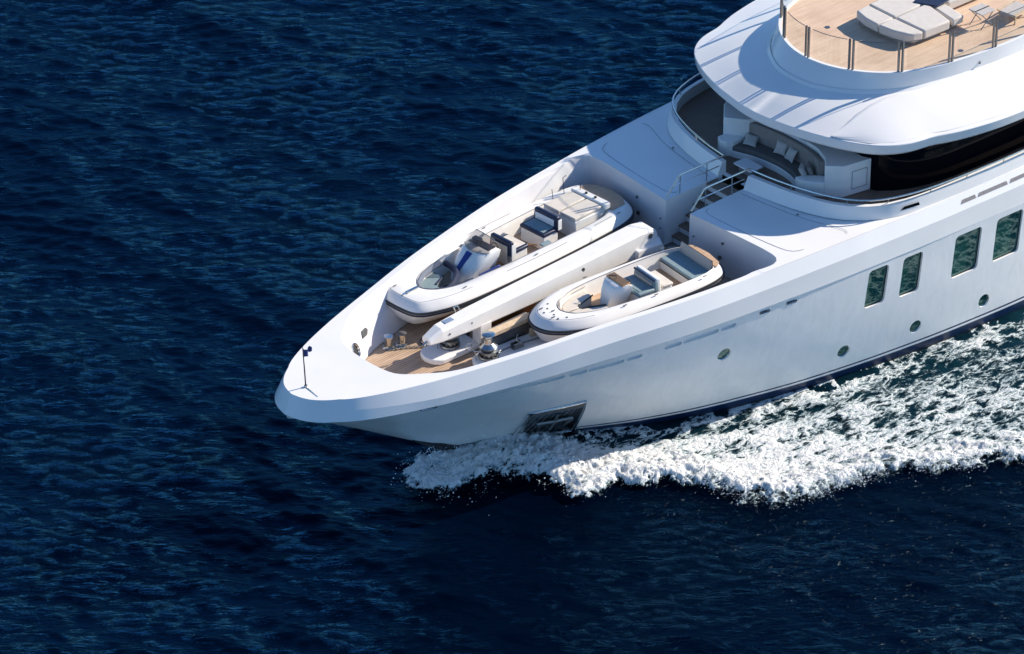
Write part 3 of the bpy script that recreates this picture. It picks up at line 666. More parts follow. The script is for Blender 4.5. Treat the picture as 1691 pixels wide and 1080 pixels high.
P_ = [(.26*math.cos(t)*(1-.0*t)+.0, .26*math.sin(t), .02+.012*t/6.28) for t in np.linspace(0, 6.28*3, 60)]+[(.18*math.cos(t), .18*math.sin(t), .05) for t in np.linspace(0, 6.28*2, 36)]
q.tube(P_, .022, 6); ob = q.build('rope_coil', 'rope', None); ob.location = (6.9, 1.15, 3.885); tag(ob, 'coiled dark blue mooring rope on the teak beside the large tender bow', 'rope')
CR = empty('storage_cradle', (9.6, -.75, 3.885), R(-1), label='pale timber topped cradle beam on dark steel feet between windlass and crane', cat='cradle')
q = MB(); q.box(-1.75, .35, -.14, .16, .62, .76); q.build('top_beam', 'palewood', CR, bevel=.01)
q = MB(); q.box(-1.55, .15, -.08, .08, .1, .61); q.build('web_plate', 'dsteel', CR)
q = MB(); q.box(-.05, .6, -.45, -.35, .0, .5, top=(.0, .3, 0, 0)); q.build('end_bracket', 'palewood', CR)
TRG = empty('equipment_tray', (9.9, -.05, 3.885), R(2), label='long grey covered trough with varnished wooden lid beside the boom', cat='tray')
q = MB(); q.box(-1.6, .6, -.42, .05, 0, .5, top=(.1, .3, .1, .1)); q.build('trough', 'grey', TRG, bevel=.06)
q = MB(); q.box(-1.5, 1.0, .1, .34, 0, .62); q.build('side_board', 'wood', TRG, bevel=.01)
q = MB(); q.box(-1.2, .1, .06, .12, .62, .68); q.build('lid_batten', 'palewood', TRG)
# bollards
for loc, lab in (((5.66, 1.78, 3.88), 'fat stainless bollard nearest the bow, leaning outward'), ((6.12, 1.62, 3.88), 'slim tall stainless bollard just aft of the fat one')):
    q = MB(); tilt = -.16 if 'fat' in lab else .12; rr = .15 if 'fat' in lab else .12; hh = .5 if 'fat' in lab else .62
    rings = []
    for r_, h in ((rr*1.5, 0), (rr*1.5, .03), (rr*.95, .05), (rr*.92, hh*.5), (rr*.95, hh-.06), (rr*1.12, hh-.04), (rr*1.12, hh)):
        rings.append([(tilt*h*.6+math.cos(t)*r_, tilt*h+math.sin(t)*r_, h) for t in np.linspace(0, 2*math.pi, 20, endpoint=False)])
    q.loft(rings, True, True); ob = q.build('mooring_bollard', 'steel', None); ob.location = loc; tag(ob, lab, 'bollard', 'steel bollards on the foredeck')
# hawse pipe ring + chock plate on the far bulwark wall
for s_ in (1, -1):
    nn = Vector((.44, -.81*s_, .37)).normalized(); ux = Vector((.88, .47*s_, 0)).normalized(); uz = nn.cross(ux).normalized()
    c = Vector((4.08, 1.63*s_, 4.44))+nn*.03
    ce = [c+ux*.2*math.cos(t)+uz*.25*math.sin(t) for t in np.linspace(0, 2*math.pi, 24, endpoint=False)]
    q = MB(); q.tube(ce, .05, 8, True); hp = q.build('hawse_pipe', 'steel', Y)
    q = MB(); q.add([p-nn*.01 for p in ce], [list(range(24))]); q.build('hawse_hole', 'black', hp)
    nn = Vector((.28, -.86*s_, .41)).normalized(); ux = Vector((.95, .3*s_, 0)).normalized(); uz = nn.cross(ux).normalized()*(-1 if nn.cross(ux).z < 0 else 1)
    c = Vector((4.93, 2.19*s_, 4.57))+nn*.03; q = MB()
    q.add([c+ux*a_+uz*b_+nn*k for k in (.02, -.05) for a_, b_ in ((-.2, -.14), (.08, -.12), (.2, .02), (.14, .12), (-.12, .1))], [[0, 1, 2, 3, 4], [9, 8, 7, 6, 5]]+[[i, (i+1) % 5, 5+(i+1) % 5, 5+i] for i in range(5)])
    q.build('chock', 'dsteel', Y)
# flag staff at the stem
FS = empty('bow_staff', (.62, 0, 5.17), label='thin dark jackstaff with a small furled flag on the bow tip', cat='flagstaff')
q = MB(); q.tube([(0, 0, 0), (-.02, .03, .8), (-.05, .06, 1.55)], [.025, .022, .014], 8); q.build('pole', 'black', FS)
q = MB(); q.tube([(-.1, -.75, .01), (0, 0, .03), (.2, .25, .01)], .014, 6); q.cyl((0, 0, 0), .06, .08, 12); q.build('staff_bracket', 'steel', FS)
q = MB(); rows = []
for i in range(9):
    t = i/8; rows.append([(-.04+.42*t, .05+.06*math.sin(i*1.3)+.1*t, 1.42-.05*t-.36*u*(1-.55*t)+.03*math.sin(i*2+u*3)) for u in (0, .33, .66, 1)])
q.loft(rows, False); fo = q.build('flag', ['flag'], FS)
# ------------------------------------------------------------------ crane
CN = empty('deck_crane', (16.0, .35, 3.885), label='long white deck crane with folded boom lying between the two tenders', cat='crane')
def wl(p): return (p[0]-16.0, p[1]-.35, p[2]-3.885)
q = MB(); rings = []
for x, yp, ys, zt, zb in ((5.72, -.40, .04, 5.14, 4.9), (6.25, -.43, .1, 5.33, 4.84), (7.6, -.42, .2, 5.37, 4.75), (10, -.36, .32, 5.39, 4.68), (13, -.28, .45, 5.42, 4.6), (15.6, -.2, .58, 5.46, 4.52), (16.15, -.18, .56, 5.4, 4.5), (16.4, -.12, .45, 5.2, 4.55)):
    rings.append([wl(p) for p in ((x, yp+.04, zb), (x, yp, zb+.06), (x, yp+.02, zt-.1), (x, yp+.1, zt), (x, ys-.08, zt+.02), (x, ys, zt-.08), (x, ys, zb+.06), (x, ys-.04, zb))])
q.loft(rings, True, True); bm_ = q.build('boom', 'gel', CN, smooth=False)
q = MB(); q.tube([wl((5.72, -.2, 4.98)), wl((5.55, -.22, 4.9))], .05, 8); q.build('hook', 'steel', CN)
q = MB(); q.box(6.55-16, 6.95-16, -.2-.35, .02-.35, 5.355-3.885, 5.372-3.885); q.build('sheave_cover', 'groove', CN, bevel=.01)
q = MB(); q.tube([wl((7.3, .15, 5.36)), wl((7.25, .2, 5.55)), wl((7.42, .2, 5.55)), wl((7.5, .16, 5.38))], .025, 6); q.build('lifting_eye', 'steel', CN)
q = MB()
for x, z, r in ((16.0, 5.17, .10), (12.75, 5.1, .085), (7.55, 5.08, .04), (6.55, 5.05, .04)):
    y = np.interp(x, [6.4, 16], [-.435, -.185])-.006
    a = [wl((x+r*math.cos(t), y, z+r*math.sin(t))) for t in np.linspace(0, 2*math.pi, 20, endpoint=False)]; b = [(p[0], p[1]+.04, p[2]) for p in a]; q.loft([a, b], True, True)
q.build('pivot_pin', 'dsteel', CN)
q = MB(); q.prism([(15.1-16, -.78), (16.4-16, -.85), (16.75-16, -.4), (16.7-16, .5), (15.1-16, .4)], 0, .68); q.build('crane_base', 'gel', CN, bevel=.06)
q = MB(); q.prism([(15.2-16, -.72), (16.38-16, -.8), (16.62-16, -.4), (16.6-16, .42), (15.2-16, .35)], .70, 1.0, .05); q.build('slewing_housing', 'gel', CN, bevel=.06)
q = MB(); q.box(7.92-16, 8.42-16, -.42-.35, -.0-.35, 0, .95); q.build('boom_rest', 'gel', CN, bevel=.02)
# ------------------------------------------------------------------ tenders
def tender(name, loc, rz, lab, L, outer, opening, zfl, zg, fl_mat='teakr'):
    E_ = empty(name, loc, rz, label=lab, cat='tender boat')
    m_ = 70
    def half(P): return smoothc(P, m_)
    O_ = half(outer); I_ = half(opening)
    def loop(P, z): return [(x, y, z) for x, y in P]+[(x, -y, z) for x, y in P[::-1][1:-1]]
    def scl(P, d):
        T = np.gradient(P, axis=0); T /= np.linalg.norm(T, axis=1)[:, None]; Nn = np.stack([T[:, 1], -T[:, 0]], 1); Q = P+Nn*d; Q[:, 1] = np.maximum(Q[:, 1], 0); Q[0, 1] = Q[-1, 1] = 0; return Q
    kee = np.stack([O_[:, 0]*.86+.75, O_[:, 1]*.12], 1); chn = np.stack([O_[:, 0]*.93+.3, O_[:, 1]*.62], 1)
    up_ = np.stack([O_[:, 0]*.985+.06, O_[:, 1]*.93], 1)
    q = MB()
    zr = zg-.4
    q.loft([loop(kee, .22), loop(chn, .38), loop(up_, zr-.12), loop(scl(O_, .02), zr)], True); q.f.append(list(range(2*m_-2))); q.mi.append(0)
    q.loft([loop(scl(O_, .02), zr+.14), loop(scl(O_, .03), zr+.17), loop(scl(O_, .10), zr+.25), loop(scl(O_, .21), zr+.365), loop(scl(O_, .26), zg)], True)
    A_ = scl(O_, .30); q.loft([loop(scl(O_, .26), zg), loop(A_, zg+.012), loop(A_*.6+I_*.4, zg+.02), loop(A_*.1+I_*.9, zg+.0), loop(I_, zg-.03), loop(scl(I_, .05), zg-.2), loop(scl(I_, .12), zfl)], True)
    q.build('boat_hull', 'gel', E_, ang=32)
    q = MB(); q.loft([loop(scl(O_, .02), zr-.005), loop(scl(O_, -.035), zr+.0), loop(scl(O_, -.045), zr+.045), loop(scl(O_, .0), zr+.05)], True); 
    q.loft([loop(scl(O_, .0), zr+.09), loop(scl(O_, -.04), zr+.095), loop(scl(O_, -.03), zr+.14), loop(scl(O_, .03), zr+.145)], True); q.build('rub_rail', 'black', E_)
    q = MB(); q.loft([loop(scl(O_, .0), zr+.045), loop(scl(O_, -.02), zr+.05), loop(scl(O_, -.02), zr+.09), loop(scl(O_, .0), zr+.095)], True); q.build('strake', 'rub', E_)
    q = MB(); q.add(loop(scl(I_, .10), zfl+.004), [list(range(2*m_-2))]); q.build('boat_floor', fl_mat, E_)
    q = MB(); q.tube(loop(I_, zg-.015), .014, 5, True); q.build('coaming_trim', 'rub', E_)
    def dl(f0, f1): return [(x, y, zg+.006) for x, y in scl(O_, .30)[:int(m_*f1)]]
    a = dl(0, .28); q = MB(); q.tube([(x, -y, z) for x, y, z in a[::-1]]+a, .012, 5); q.build('deck_line', 'rub', E_)
    return E_, O_, I_, scl
def cush(E_, name, m, x0, x1, y0, y1, z0, z1, bv=.04, top=None):
    q = MB(); q.box(x0, x1, y0, y1, z0, z1, top=top); return q.build(name, m, E_, bevel=bv)
def cleats(E_, pts, name='cleat'):
    q = MB()
    for x, y, z in pts: q.tube([(x-.08, y, z+.03), (x+.08, y, z+.03)], .018, 6); q.cyl((x-.03, y, z), .012, .03, 6); q.cyl((x+.03, y, z), .012, .03, 6)
    q.build(name, 'dsteel', E_)
# the big one on the starboard side
ZG = 1.32
TA, OA, IA, scA = tender('rigid_tender', (6.5, 2.36, 3.885), R(3.5), 'larger white open tender with navy seats and smoked windscreen, behind the crane boom',
    10.85, [(0, 0), (.02, .5), (.08, .8), (.28, 1.03), (.66, 1.22), (1.5, 1.5), (3.1, 1.64), (5.5, 1.7), (8.5, 1.68), (9.8, 1.56), (10.4, 1.3), (10.75, .8), (10.85, 0)],
    [(1.15, 0), (1.22, .25), (1.6, .6), (2.3, .85), (3.2, .9), (4.5, 1.0), (7, 1.08), (8.6, 1.08), (9.35, 1.0), (9.5, .8), (9.52, 0)], .72, ZG)
q = MB(); q.prism([(9.62, -1.0), (9.62, 1.0), (10.25, .98), (10.52, .6), (10.6, 0), (10.52, -.6), (10.25, -.98)], ZG+.02, ZG+.045); q.build('stern_platform', 'teakr', TA)
# bow seat well
q = MB(); q.prism([(1.25, .1), (1.4, .38), (1.9, .68), (2.6, .8), (2.6, .35), (2.0, .1), (2.0, -.1), (2.6, -.35), (2.6, -.8), (1.9, -.68), (1.4, -.38), (1.25, -.1)], .725, 1.0); q.build('bow_seat', 'tealcush', TA, bevel=.03)
for s_ in (1, -1):
    q = MB(); q.tube([(1.22, s_*.08, 1.17), (1.4, s_*.36, 1.18), (1.9, s_*.66, 1.19), (2.5, s_*.80, 1.2), (2.9, s_*.84, 1.2)], .11, 8); q.build('bow_backrest', 'navy' if s_ < 0 else 'rub', TA)
    q = MB(); q.tube([(2.02, s_*.12, 1.0), (2.62, s_*.36, 1.0)], .04, 6); q.build('seat_piping', 'navy', TA)
q = MB(); q.tube(smoothc([(1.75, -.62, 1.12), (2.3, -.5, 1.16), (2.85, -.1, 1.18), (3.05, .3, 1.18), (3.1, .75, 1.16)], 16), .11, 8); q.build('crescent_backrest', 'navy', TA)
q = MB(); q.prism([(2.5, -.75), (3.1, -.6), (3.3, .1), (3.3, .75), (3.9, .8), (3.9, -.85), (2.6, -.85)][::-1], .73, .86); q.build('foot_step', 'gel', TA, bevel=.02)
# anchor roller
q = MB(); q.box(.5, 1.05, -.06, .06, ZG+.02, ZG+.07); q.tube([(.3, -.02, ZG+.04), (.6, 0, ZG+.08)], .03, 6); q.build('anchor_roller', 'steel', TA)
cleats(TA, [(.55, .62, ZG+.02), (2.2, -1.15, ZG+.02), (2.2, 1.15, ZG+.02), (5.5, -1.3, ZG+.02), (5.5, 1.3, ZG+.02), (9.6, -1.3, ZG+.02), (9.3, 1.3, ZG+.02)])
# console
CO_ = MB(); yc = .12
rings = []
for z, xf, xb, hw in ((.72, 2.95, 4.35, .45), (1.0, 3.05, 4.4, .5), (1.35, 3.35, 4.5, .6), (1.62, 3.72, 4.55, .64), (1.70, 3.9, 4.42, .6)):
    rings.append([(xf, yc-hw*.55, z), (xf+.15, yc-hw*.85, z), (xf+.4, yc-hw, z), (xb, yc-hw, z), (xb, yc+hw, z), (xf+.4, yc+hw, z), (xf+.15, yc+hw*.85, z), (xf, yc+hw*.55, z)])
CO_.loft(rings, True, True); con = CO_.build('console', 'gel', TA, bevel=.02, ang=50)
q = MB(); q.loft([[(2.955, yc-.03, 1.0), (2.955, yc+.12, 1.0)], [(3.28, yc-.08, 1.3), (3.28, yc+.14, 1.3)], [(3.66, yc-.11, 1.6), (3.66, yc+.17, 1.6)]], False)
for i, p in enumerate(q.v): q.v[i] = (p[0]+.02, p[1], p[2]+.012)
q.build('console_stripe', 'blue', con)
q = MB(); q.box(3.5, 4.5, yc-.66, yc-.6, .72, 1.05); q.build('side_locker', 'blue', con, bevel=.01)
q = MB(); rows = []
for i in range(13):
    a = -1+2*i/12; x0_ = 3.72+.28*a*a; rows.append([(x0_, yc+.60*a, 1.66), (x0_+.22, yc+.56*a, 1.66+.32*(1-.25*a*a)), (x0_+.42, yc+.46*a, 1.66+.62*(1-.45*a*a))])
q.loft(rows, False); q.build('windscreen', 'tint', con)
q = MB(); q.tube([r[2] for r in rows], .014, 6); q.tube([r[0] for r in rows], .014, 6); q.build('screen_frame', 'dsteel', con)
q = MB(); q.tube([(4.58+.05*math.sin(t), yc-.28+.17*math.cos(t), 1.55+.16*math.sin(t)) for t in np.linspace(0, 2*math.pi, 20, endpoint=False)], .02, 6, True); q.tube([(4.45, yc-.28, 1.5), (4.58, yc-.28, 1.55)], .025, 6); q.build('steering_wheel', 'black', con)
q = MB(); q.box(4.1, 4.42, yc-.5, yc+.5, 1.66, 1.73); q.box(4.05, 4.25, yc-.05, yc+.3, 1.73, 1.95); q.build('dashboard', 'black', con, bevel=.01)
# leaning seat (faces aft) and helm bench
def seat(E_, x, yc, wd, face, back_m, cush_m, rim_m, base_m='gel', zt=1.75, hasrim=True, nm='bench_seat'):
    s_ = 1 if face == 'fwd' else -1    # +1: cushion forward (toward -x) of the backrest
    q = MB(); q.box(min(x, x-s_*.75), max(x, x-s_*.75), yc-wd/2, yc+wd/2, .73, 1.25, top=(.02,)*4); b_ = q.build(nm, base_m, E_, bevel=.04)
    q = MB(); a0, a1 = sorted((x-s_*.08, x-s_*.78)); q.box(a0, a1, yc-wd/2-.02, yc+wd/2+.02, 1.252, 1.39); q.build('seat_cushion', rim_m, b_, bevel=.05)
    q = MB(); q.box(a0+.1, a1-.06, yc-wd/2+.1, yc+wd/2-.1, 1.385, 1.41); q.build('seat_inlay', cush_m, b_, bevel=.012)
    q = MB(); a0, a1 = sorted((x-s_*.12, x+s_*.12)); q.box(a0, a1, yc-wd/2-.02, yc+wd/2+.02, 1.2, zt, top=(.03, .03, .04, .04)); bk = q.build('backrest', rim_m, b_, bevel=.06)
    q = MB(); fx = x-s_*.135; q.box(min(fx, fx+s_*.03), max(fx, fx+s_*.03), yc-wd/2+.12, yc+wd/2-.12, 1.42, zt-.12); q.build('back_inlay', back_m, b_, bevel=.01)
    return b_
s1 = seat(TA, 5.02, -.1, 1.05, 'aft', 'gel', 'cream', 'navy')
q = MB(); q.box(4.86, 4.895, -.1-.4, -.1+.4, .85, 1.6); q.build('quilted_panel', 'beige', s1, bevel=.01)
q = MB(); q.box(4.95, 5.15, -.66, -.63, .8, 1.66); q.build('side_panel', 'gel', s1, bevel=.01)
s2 = seat(TA, 7.35, .02, 1.15, 'fwd', 'satin', 'tealcush', 'navy', zt=1.8)
q = MB(); q.box(7.28, 7.46, -.61, -.585, 1.3, 1.7); q.build('side_panel', 'gel', s2, bevel=.01)
# side seat/step boxes, jump seat pad
q = MB(); q.tube([(4.1, 1.02, 1.33), (4.4, .86, 1.36), (4.8, .86, 1.36), (5.2, 1.02, 1.34)], .05, 8); q.build('grab_roll', 'rub', TA)
q = MB(); q.tube([(5.85, .3, .75), (5.85, .3, 1.15), (6.0, .05, 1.15), (6.0, .05, .75)], .028, 6); q.tube([(6.15, .15, .75), (6.2, -.2, 1.05), (6.3, -.55, 1.1)], .024, 6); q.build('ladder_rail', 'brass', TA)
q = MB(); q.box(6.1, 6.5, -1.05, -.86, 1.32, 1.37, rz=0); q.build('side_step', 'tealcush', TA, bevel=.01)
# sun pad over the engine
cush(TA, 'engine_box', 'gel', 7.95, 9.5, -.78, .82, .73, 1.42, .04)
cush(TA, 'sun_pad', 'cream', 7.95, 9.3, -.76, -.01, 1.43, 1.56, .04)
cush(TA, 'sun_pad', 'cream', 7.95, 9.3, .05, .80, 1.43, 1.56, .04)
cush(TA, 'transom_box', 'gel', 9.36, 9.66, -.85, .85, 1.36, 1.6, .04)
q = MB()
for x, y in ((9.5, .2), (9.5, -.25)): q.cyl((x, y, 1.6), .05, .05, 10)
q.build('filler_cap', 'black', TA)
q = MB(); q.tube([(9.2, 1.0, 1.35), (9.25, 1.12, 1.95), (9.4, 1.12, 2.0)], .014, 6); q.tube([(8.6, .95, 1.3), (8.6, 1.02, 1.8)], .012, 6); q.tube([(9.55, .55, 1.6), (9.55, .55, 1.85)], .012, 6); q.build('light_mast', 'black', TA)
q = MB()
for y in (-1.42, 1.42): q.tube([(4.0, y*.96, ZG+.01), (5.4, y, ZG+.01), (6.9, y, ZG+.01)], .012, 5)
for y in (-1.3,): q.tube([(8.4, y, ZG+.03), (9.3, y*.97, ZG+.03)], .01, 5)
q.build('grab_line', 'rub', TA)
q = MB(); q.box(2.2, 2.7, -1.2, 1.2, 0, .45, top=(.1, .1, .2, .2)); q.box(8, 8.5, -1.2, 1.2, 0, .45, top=(.1, .1, .2, .2)); q.build('chock', 'grey', TA, bevel=.02)
q = MB(); q.tube([(1.9, -1.62, .95), (1.95, -1.2, .3), (2.0, -.9, .02)], .012, 4); q.tube([(8.3, -1.74, .95), (8.3, -1.3, .3), (8.3, -1.0, .02)], .012, 4); q.build('lashing_strap', 'black', TA)
# the smaller one on the port side
ZB = 1.3
TBo, OB, IB_, scB = tender('rigid_tender', (9.2, -1.72, 3.885), R(-5.4), 'smaller white open tender with grey green cushions, between the crane boom and the near bulwark',
    7.7, [(0, 0), (.03, .25), (.12, .48), (.3, .7), (.77, 1.02), (1.47, 1.28), (2.3, 1.38), (4, 1.42), (6, 1.4), (7, 1.25), (7.5, .95), (7.68, .4), (7.72, 0)],
    [(1.08, 0), (1.14, .25), (1.4, .55), (2.1, .82), (3, .95), (4.6, 1.05), (6.2, 1.08), (6.9, 1.0), (7.0, .85), (7.02, 0)], .72, ZB)
q = MB(); q.prism([(7.12, -.95), (7.12, .95), (7.4, .72), (7.5, 0), (7.4, -.72)], ZB+.02, ZB+.045); q.build('stern_platform', 'teakr', TBo)
for s_ in (1, -1):
    q = MB(); q.prism([(1.3, s_*.05), (1.45, s_*.42), (2.1, s_*.74), (2.75, s_*.86), (2.75, s_*.4), (1.95, s_*.12), (1.9, s_*.02)], .725, 1.08); q.build('bow_seat', 'cream', TBo, bevel=.04)
    q = MB(); q.tube([(1.2, s_*.12, 1.2), (1.45, s_*.5, 1.22), (2.1, s_*.78, 1.22), (2.8, s_*.9, 1.22)], .055, 8); q.build('bow_backrest', 'cream', TBo)
    q = MB(); q.tube([(1.95, s_*.1, 1.085), (2.77, s_*.39, 1.085)], .03, 6); q.build('seat_piping', 'black', TBo)
yc = -.12; q = MB(); rings = []
for z, xf, xb, hw in ((.72, 2.85, 3.55, .3), (1.0, 2.88, 3.6, .36), (1.4, 2.98, 3.72, .47), (1.62, 3.08, 3.72, .52), (1.70, 3.2, 3.5, .5)):
    rings.append([(xf, yc-hw*.6, z), (xf+.15, yc-hw*.9, z), (xf+.35, yc-hw, z), (xb, yc-hw, z), (xb, yc+hw, z), (xf+.35, yc+hw, z), (xf+.15, yc+hw*.9, z), (xf, yc+hw*.6, z)])
q.loft(rings, True, True); con2 = q.build('console', 'gel', TBo, bevel=.02, ang=50)
q = MB(); q.box(3.3, 3.66, yc-.46, yc+.46, 1.64, 1.74); q.build('dashboard', 'brass', con2, bevel=.02)
q = MB(); q.tube([(3.78+.04*math.sin(t), yc-.15+.16*math.cos(t), 1.5+.15*math.sin(t)) for t in np.linspace(0, 2*math.pi, 18, endpoint=False)], .018, 6, True); q.tube([(3.25, yc+.2, 1.72), (3.25, yc+.2, 1.86), (3.42, yc+.02, 1.86), (3.42, yc+.02, 1.72)], .02, 6); q.build('steering_wheel', 'black', con2)
sb = seat(TBo, 4.55, -.3, 1.2, 'fwd', 'beige', 'tealcush', 'tealcush', zt=1.66)
q = MB(); q.tube([(3.82, -.92, 1.27), (3.78, -.3, 1.27), (3.82, .3, 1.27)], .028, 6); q.build('cushion_piping', 'navy', sb)
q = MB(); q.box(4.44, 4.5, -.88, .28, 1.62, 1.68); q.build('backrest_trim', 'navy', sb, bevel=.01)
q = MB(); q.box(4.52, 4.78, -.9, .3, .8, 1.7, top=(.02, .06, .02, .02)); q.build('seat_shell', 'gel', sb, bevel=.04)
cush(TBo, 'aft_pad', 'cream', 4.86, 5.32, -.85, .2, 1.2, 1.32, .05)
cush(TBo, 'aft_pad_base', 'gel', 4.8, 5.28, -.83, .18, .73, 1.19, .03)
cush(TBo, 'stern_bench', 'gel', 6.1, 6.95, -.95, .95, .73, 1.08, .03)
cush(TBo, 'bench_cushion', 'tealcush', 6.08, 6.92, -.93, .93, 1.085, 1.2, .04)
q = MB(); q.box(6.9, 7.0, -.9, .9, 1.1, 1.58, top=(.03, 0, .05, .05)); sbk = q.build('stern_backrest', 'beige', TBo, bevel=.03)
q = MB(); q.tube([(6.97, -.9, 1.2), (6.98, -.87, 1.57), (6.98, .87, 1.57), (6.97, .9, 1.2)], .02, 6); q.build('piping', 'black', sbk)
q = MB(); q.tube([(6.06, -.93, 1.1), (6.06, .93, 1.1)], .018, 6); q.build('bench_piping', 'black', TBo)
cleats(TBo, [(.55, -.35, ZB+.02), (.55, .35, ZB+.02), (.8, 0, ZB+.02), (3.0, -1.15, ZB+.02), (3.0, 1.15, ZB+.02), (6.4, -1.2, ZB+.02), (6.4, 1.2, ZB+.02), (4.3, -1.2, ZB+.02)])
q = MB()
for x, y in ((.5, .1), (.65, -.5), (.95, -.6), (.95, .5), (.75, .25), (.7, -.2)): q.cyl((x, y, ZB+.015), .035, .02, 10)
q.build('deck_plug', 'dsteel', TBo)
q = MB(); q.box(1.7, 2.1, -.9, .9, 0, .45, top=(.1, .1, .2, .2)); q.box(5.5, 5.9, -.9, .9, 0, .45, top=(.1, .1, .2, .2)); q.build('chock', 'grey', TBo, bevel=.02)
# ------------------------------------------------------------------ noise for sea and foam
_tab = rng.rand(256, 256)
def vnoise(x, y):
    xi = np.floor(x).astype(int); yi = np.floor(y).astype(int); fx = x-xi; fy = y-yi; fx = fx*fx*(3-2*fx); fy = fy*fy*(3-2*fy)
    a = _tab[xi & 255, yi & 255]; b = _tab[(xi+1) & 255, yi & 255]; c = _tab[xi & 255, (yi+1) & 255]; d = _tab[(xi+1) & 255, (yi+1) & 255]
    return (a*(1-fx)+b*fx)*(1-fy)+(c*(1-fx)+d*fx)*fy
def fbm(x, y, o=5, g=.5):
    s = 0; a = 1; t = 0
    for k in range(o): s = s+a*vnoise(x*2**k+k*17.3, y*2**k+k*9.1); t += a; a *= g
    return s/t
WAVES = []
base_dir = math.atan2(fh.y, fh.x)+R(180)   # seas run toward the camera
for k in range(130):
    lam = .42*(8**(rng.rand()**1.35)); th = base_dir+rng.normal()*R(26)+R(-8); amp = .0052*lam*(.5+rng.rand())*(1 if lam < 1.5 else .62)
    WAVES.append((2*math.pi/lam*math.cos(th), 2*math.pi/lam*math.sin(th), amp*.5, rng.rand()*6.28))
for lam, dth in ((7.5, -38), (9.5, -50), (12, -44), (6, -30)):
    th = base_dir+R(dth); WAVES.append((2*math.pi/lam*math.cos(th), 2*math.pi/lam*math.sin(th), .0030*lam, rng.rand()*6.28))
def seah(x, y):
    h = np.zeros_like(x); mod = .55+.9*fbm(x*.09+5, y*.09, 3)
    for kx, ky, a, p in WAVES:
        s = np.sin(kx*x+ky*y+p); h += a*(s+.25*s*s-.12)
    return h*mod
ZW = -.3
# foam outline (plan view) -----------------------------------------
FP_ = [(5.6, .25), (4.9, .1), (4.75, -1.0), (5.35, -1.65), (6.4, -1.75), (7.4, -2.15), (8.05, -2.7), (8.2, -3.3), (8.7, -4.0), (8.5, -4.75), (9.1, -4.9), (10.2, -4.9), (11.4, -6.1), (12, -6.7), (12.5, -7.9), (12.7, -8.8), (13.2, -9.5), (14.3, -9.95), (15.5, -10.15), (17.0, -10.6), (18.1, -11.05), (19.1, -11.8), (20.3, -12.4), (21.5, -13.2), (26, -15.8), (34, -20), (44, -24), (44, -6), (20, -4.5), (12, -1.5), (8, .1)]
FPa = np.array(FP_)
def inside_dist(x, y):
    n = len(FPa); ins = np.zeros(x.shape, bool); dm = np.full(x.shape, 1e9)
    for i in range(n):
        x0, y0 = FPa[i]; x1, y1 = FPa[(i+1) % n]
        c = ((y0 > y) != (y1 > y)) & (x < (x1-x0)*(y-y0)/((y1-y0) if abs(y1-y0) > 1e-9 else 1e-9)+x0); ins ^= c
        t = np.clip(((x-x0)*(x1-x0)+(y-y0)*(y1-y0))/((x1-x0)**2+(y1-y0)**2), 0, 1)
        dm = np.minimum(dm, np.hypot(x-x0-t*(x1-x0), y-y0-t*(y1-y0)))
    return np.where(ins, dm, -dm)
def pl_dist(x, y, P):
    dm = np.full(x.shape, 1e9)
    for (x0, y0), (x1, y1) in zip(P[:-1], P[1:]):
        t = np.clip(((x-x0)*(x1-x0)+(y-y0)*(y1-y0))/((x1-x0)**2+(y1-y0)**2), 0, 1); dm = np.minimum(dm, np.hypot(x-x0-t*(x1-x0), y-y0-t*(y1-y0)))
    return dm
CHN = [(9.9, -1.1), (10.9, -2.45), (12.5, -3.6), (14.4, -4.6), (15.8, -5.1), (17.6, -5.8), (20.6, -6.6), (24.2, -7.1), (27.5, -7.8), (34, -9)]
GR1 = [(12.6, -5.2), (14.9, -6.2)]; GR2 = [(16.4, -7.0), (18.4, -7.5)]; GR3 = [(19.6, -8.2), (21.9, -8.6)]
def foam_d(x, y):
    jag = (fbm(x*1.7, y*1.7, 6, .68)-.5)
    d = inside_dist(x+jag*1.3, y+jag*1.0)+.28
    e = np.clip(d/(.28+.5*np.clip((x-10)/3, 0, 1)), 0, 1)**.8
    den = e*(1.0-.44*np.clip((x-13)/8, 0, 1)*np.clip((d-.3)/2.5, 0, 1)-.1*np.clip((x-20)/8, 0, 1)+.22*(fbm(x*.5, y*.8, 3)-.5)*2)
    ch = pl_dist(x+jag*.6, y+jag*.6, CHN); wch = .42-.1*np.clip((x-17)/8, 0, 1); den -= (.62-.27*np.clip((x-15)/5, 0, 1))*np.exp(-(ch/wch)**2)
    for G in (GR1, GR2, GR3): den -= .38*np.exp(-(pl_dist(x+jag*1.5, y+jag*1.5, G)/.28)**2)
    inner = (-y-hy(x, ZW)); den -= (.38-.2*np.clip((x-15)/4, 0, 1))*np.clip(1.3-inner/.8, 0, 1)*np.clip((x-9.5)/2, 0, 1)
    den -= .07*np.clip((10.2-x)/2.5, 0, 1)*(.3+1.2*fbm(x*1.5+9, y*1.5, 3))
    return den, d
# sea sheet -------------------------------------------------------
def axis(lo, hi, st, far):
    a = list(np.arange(lo, hi, st)); s = st; v = hi
    while v < far: a.append(v); s *= 1.18; v += s
    s = st; v = lo-st
    while v > -far: a.insert(0, v); s *= 1.18; v -= s
    return np.array(a)
ax = axis(-14, 50, .105, 6000); ay = axis(-24, 42, .105, 6000)
GX, GY = np.meshgrid(ax, ay, indexing='ij')
far = np.clip(1-(np.maximum(abs(GX-18)-40, abs(GY-10)-42))/30, 0, 1)
H_ = seah(GX, GY)*far+ZW
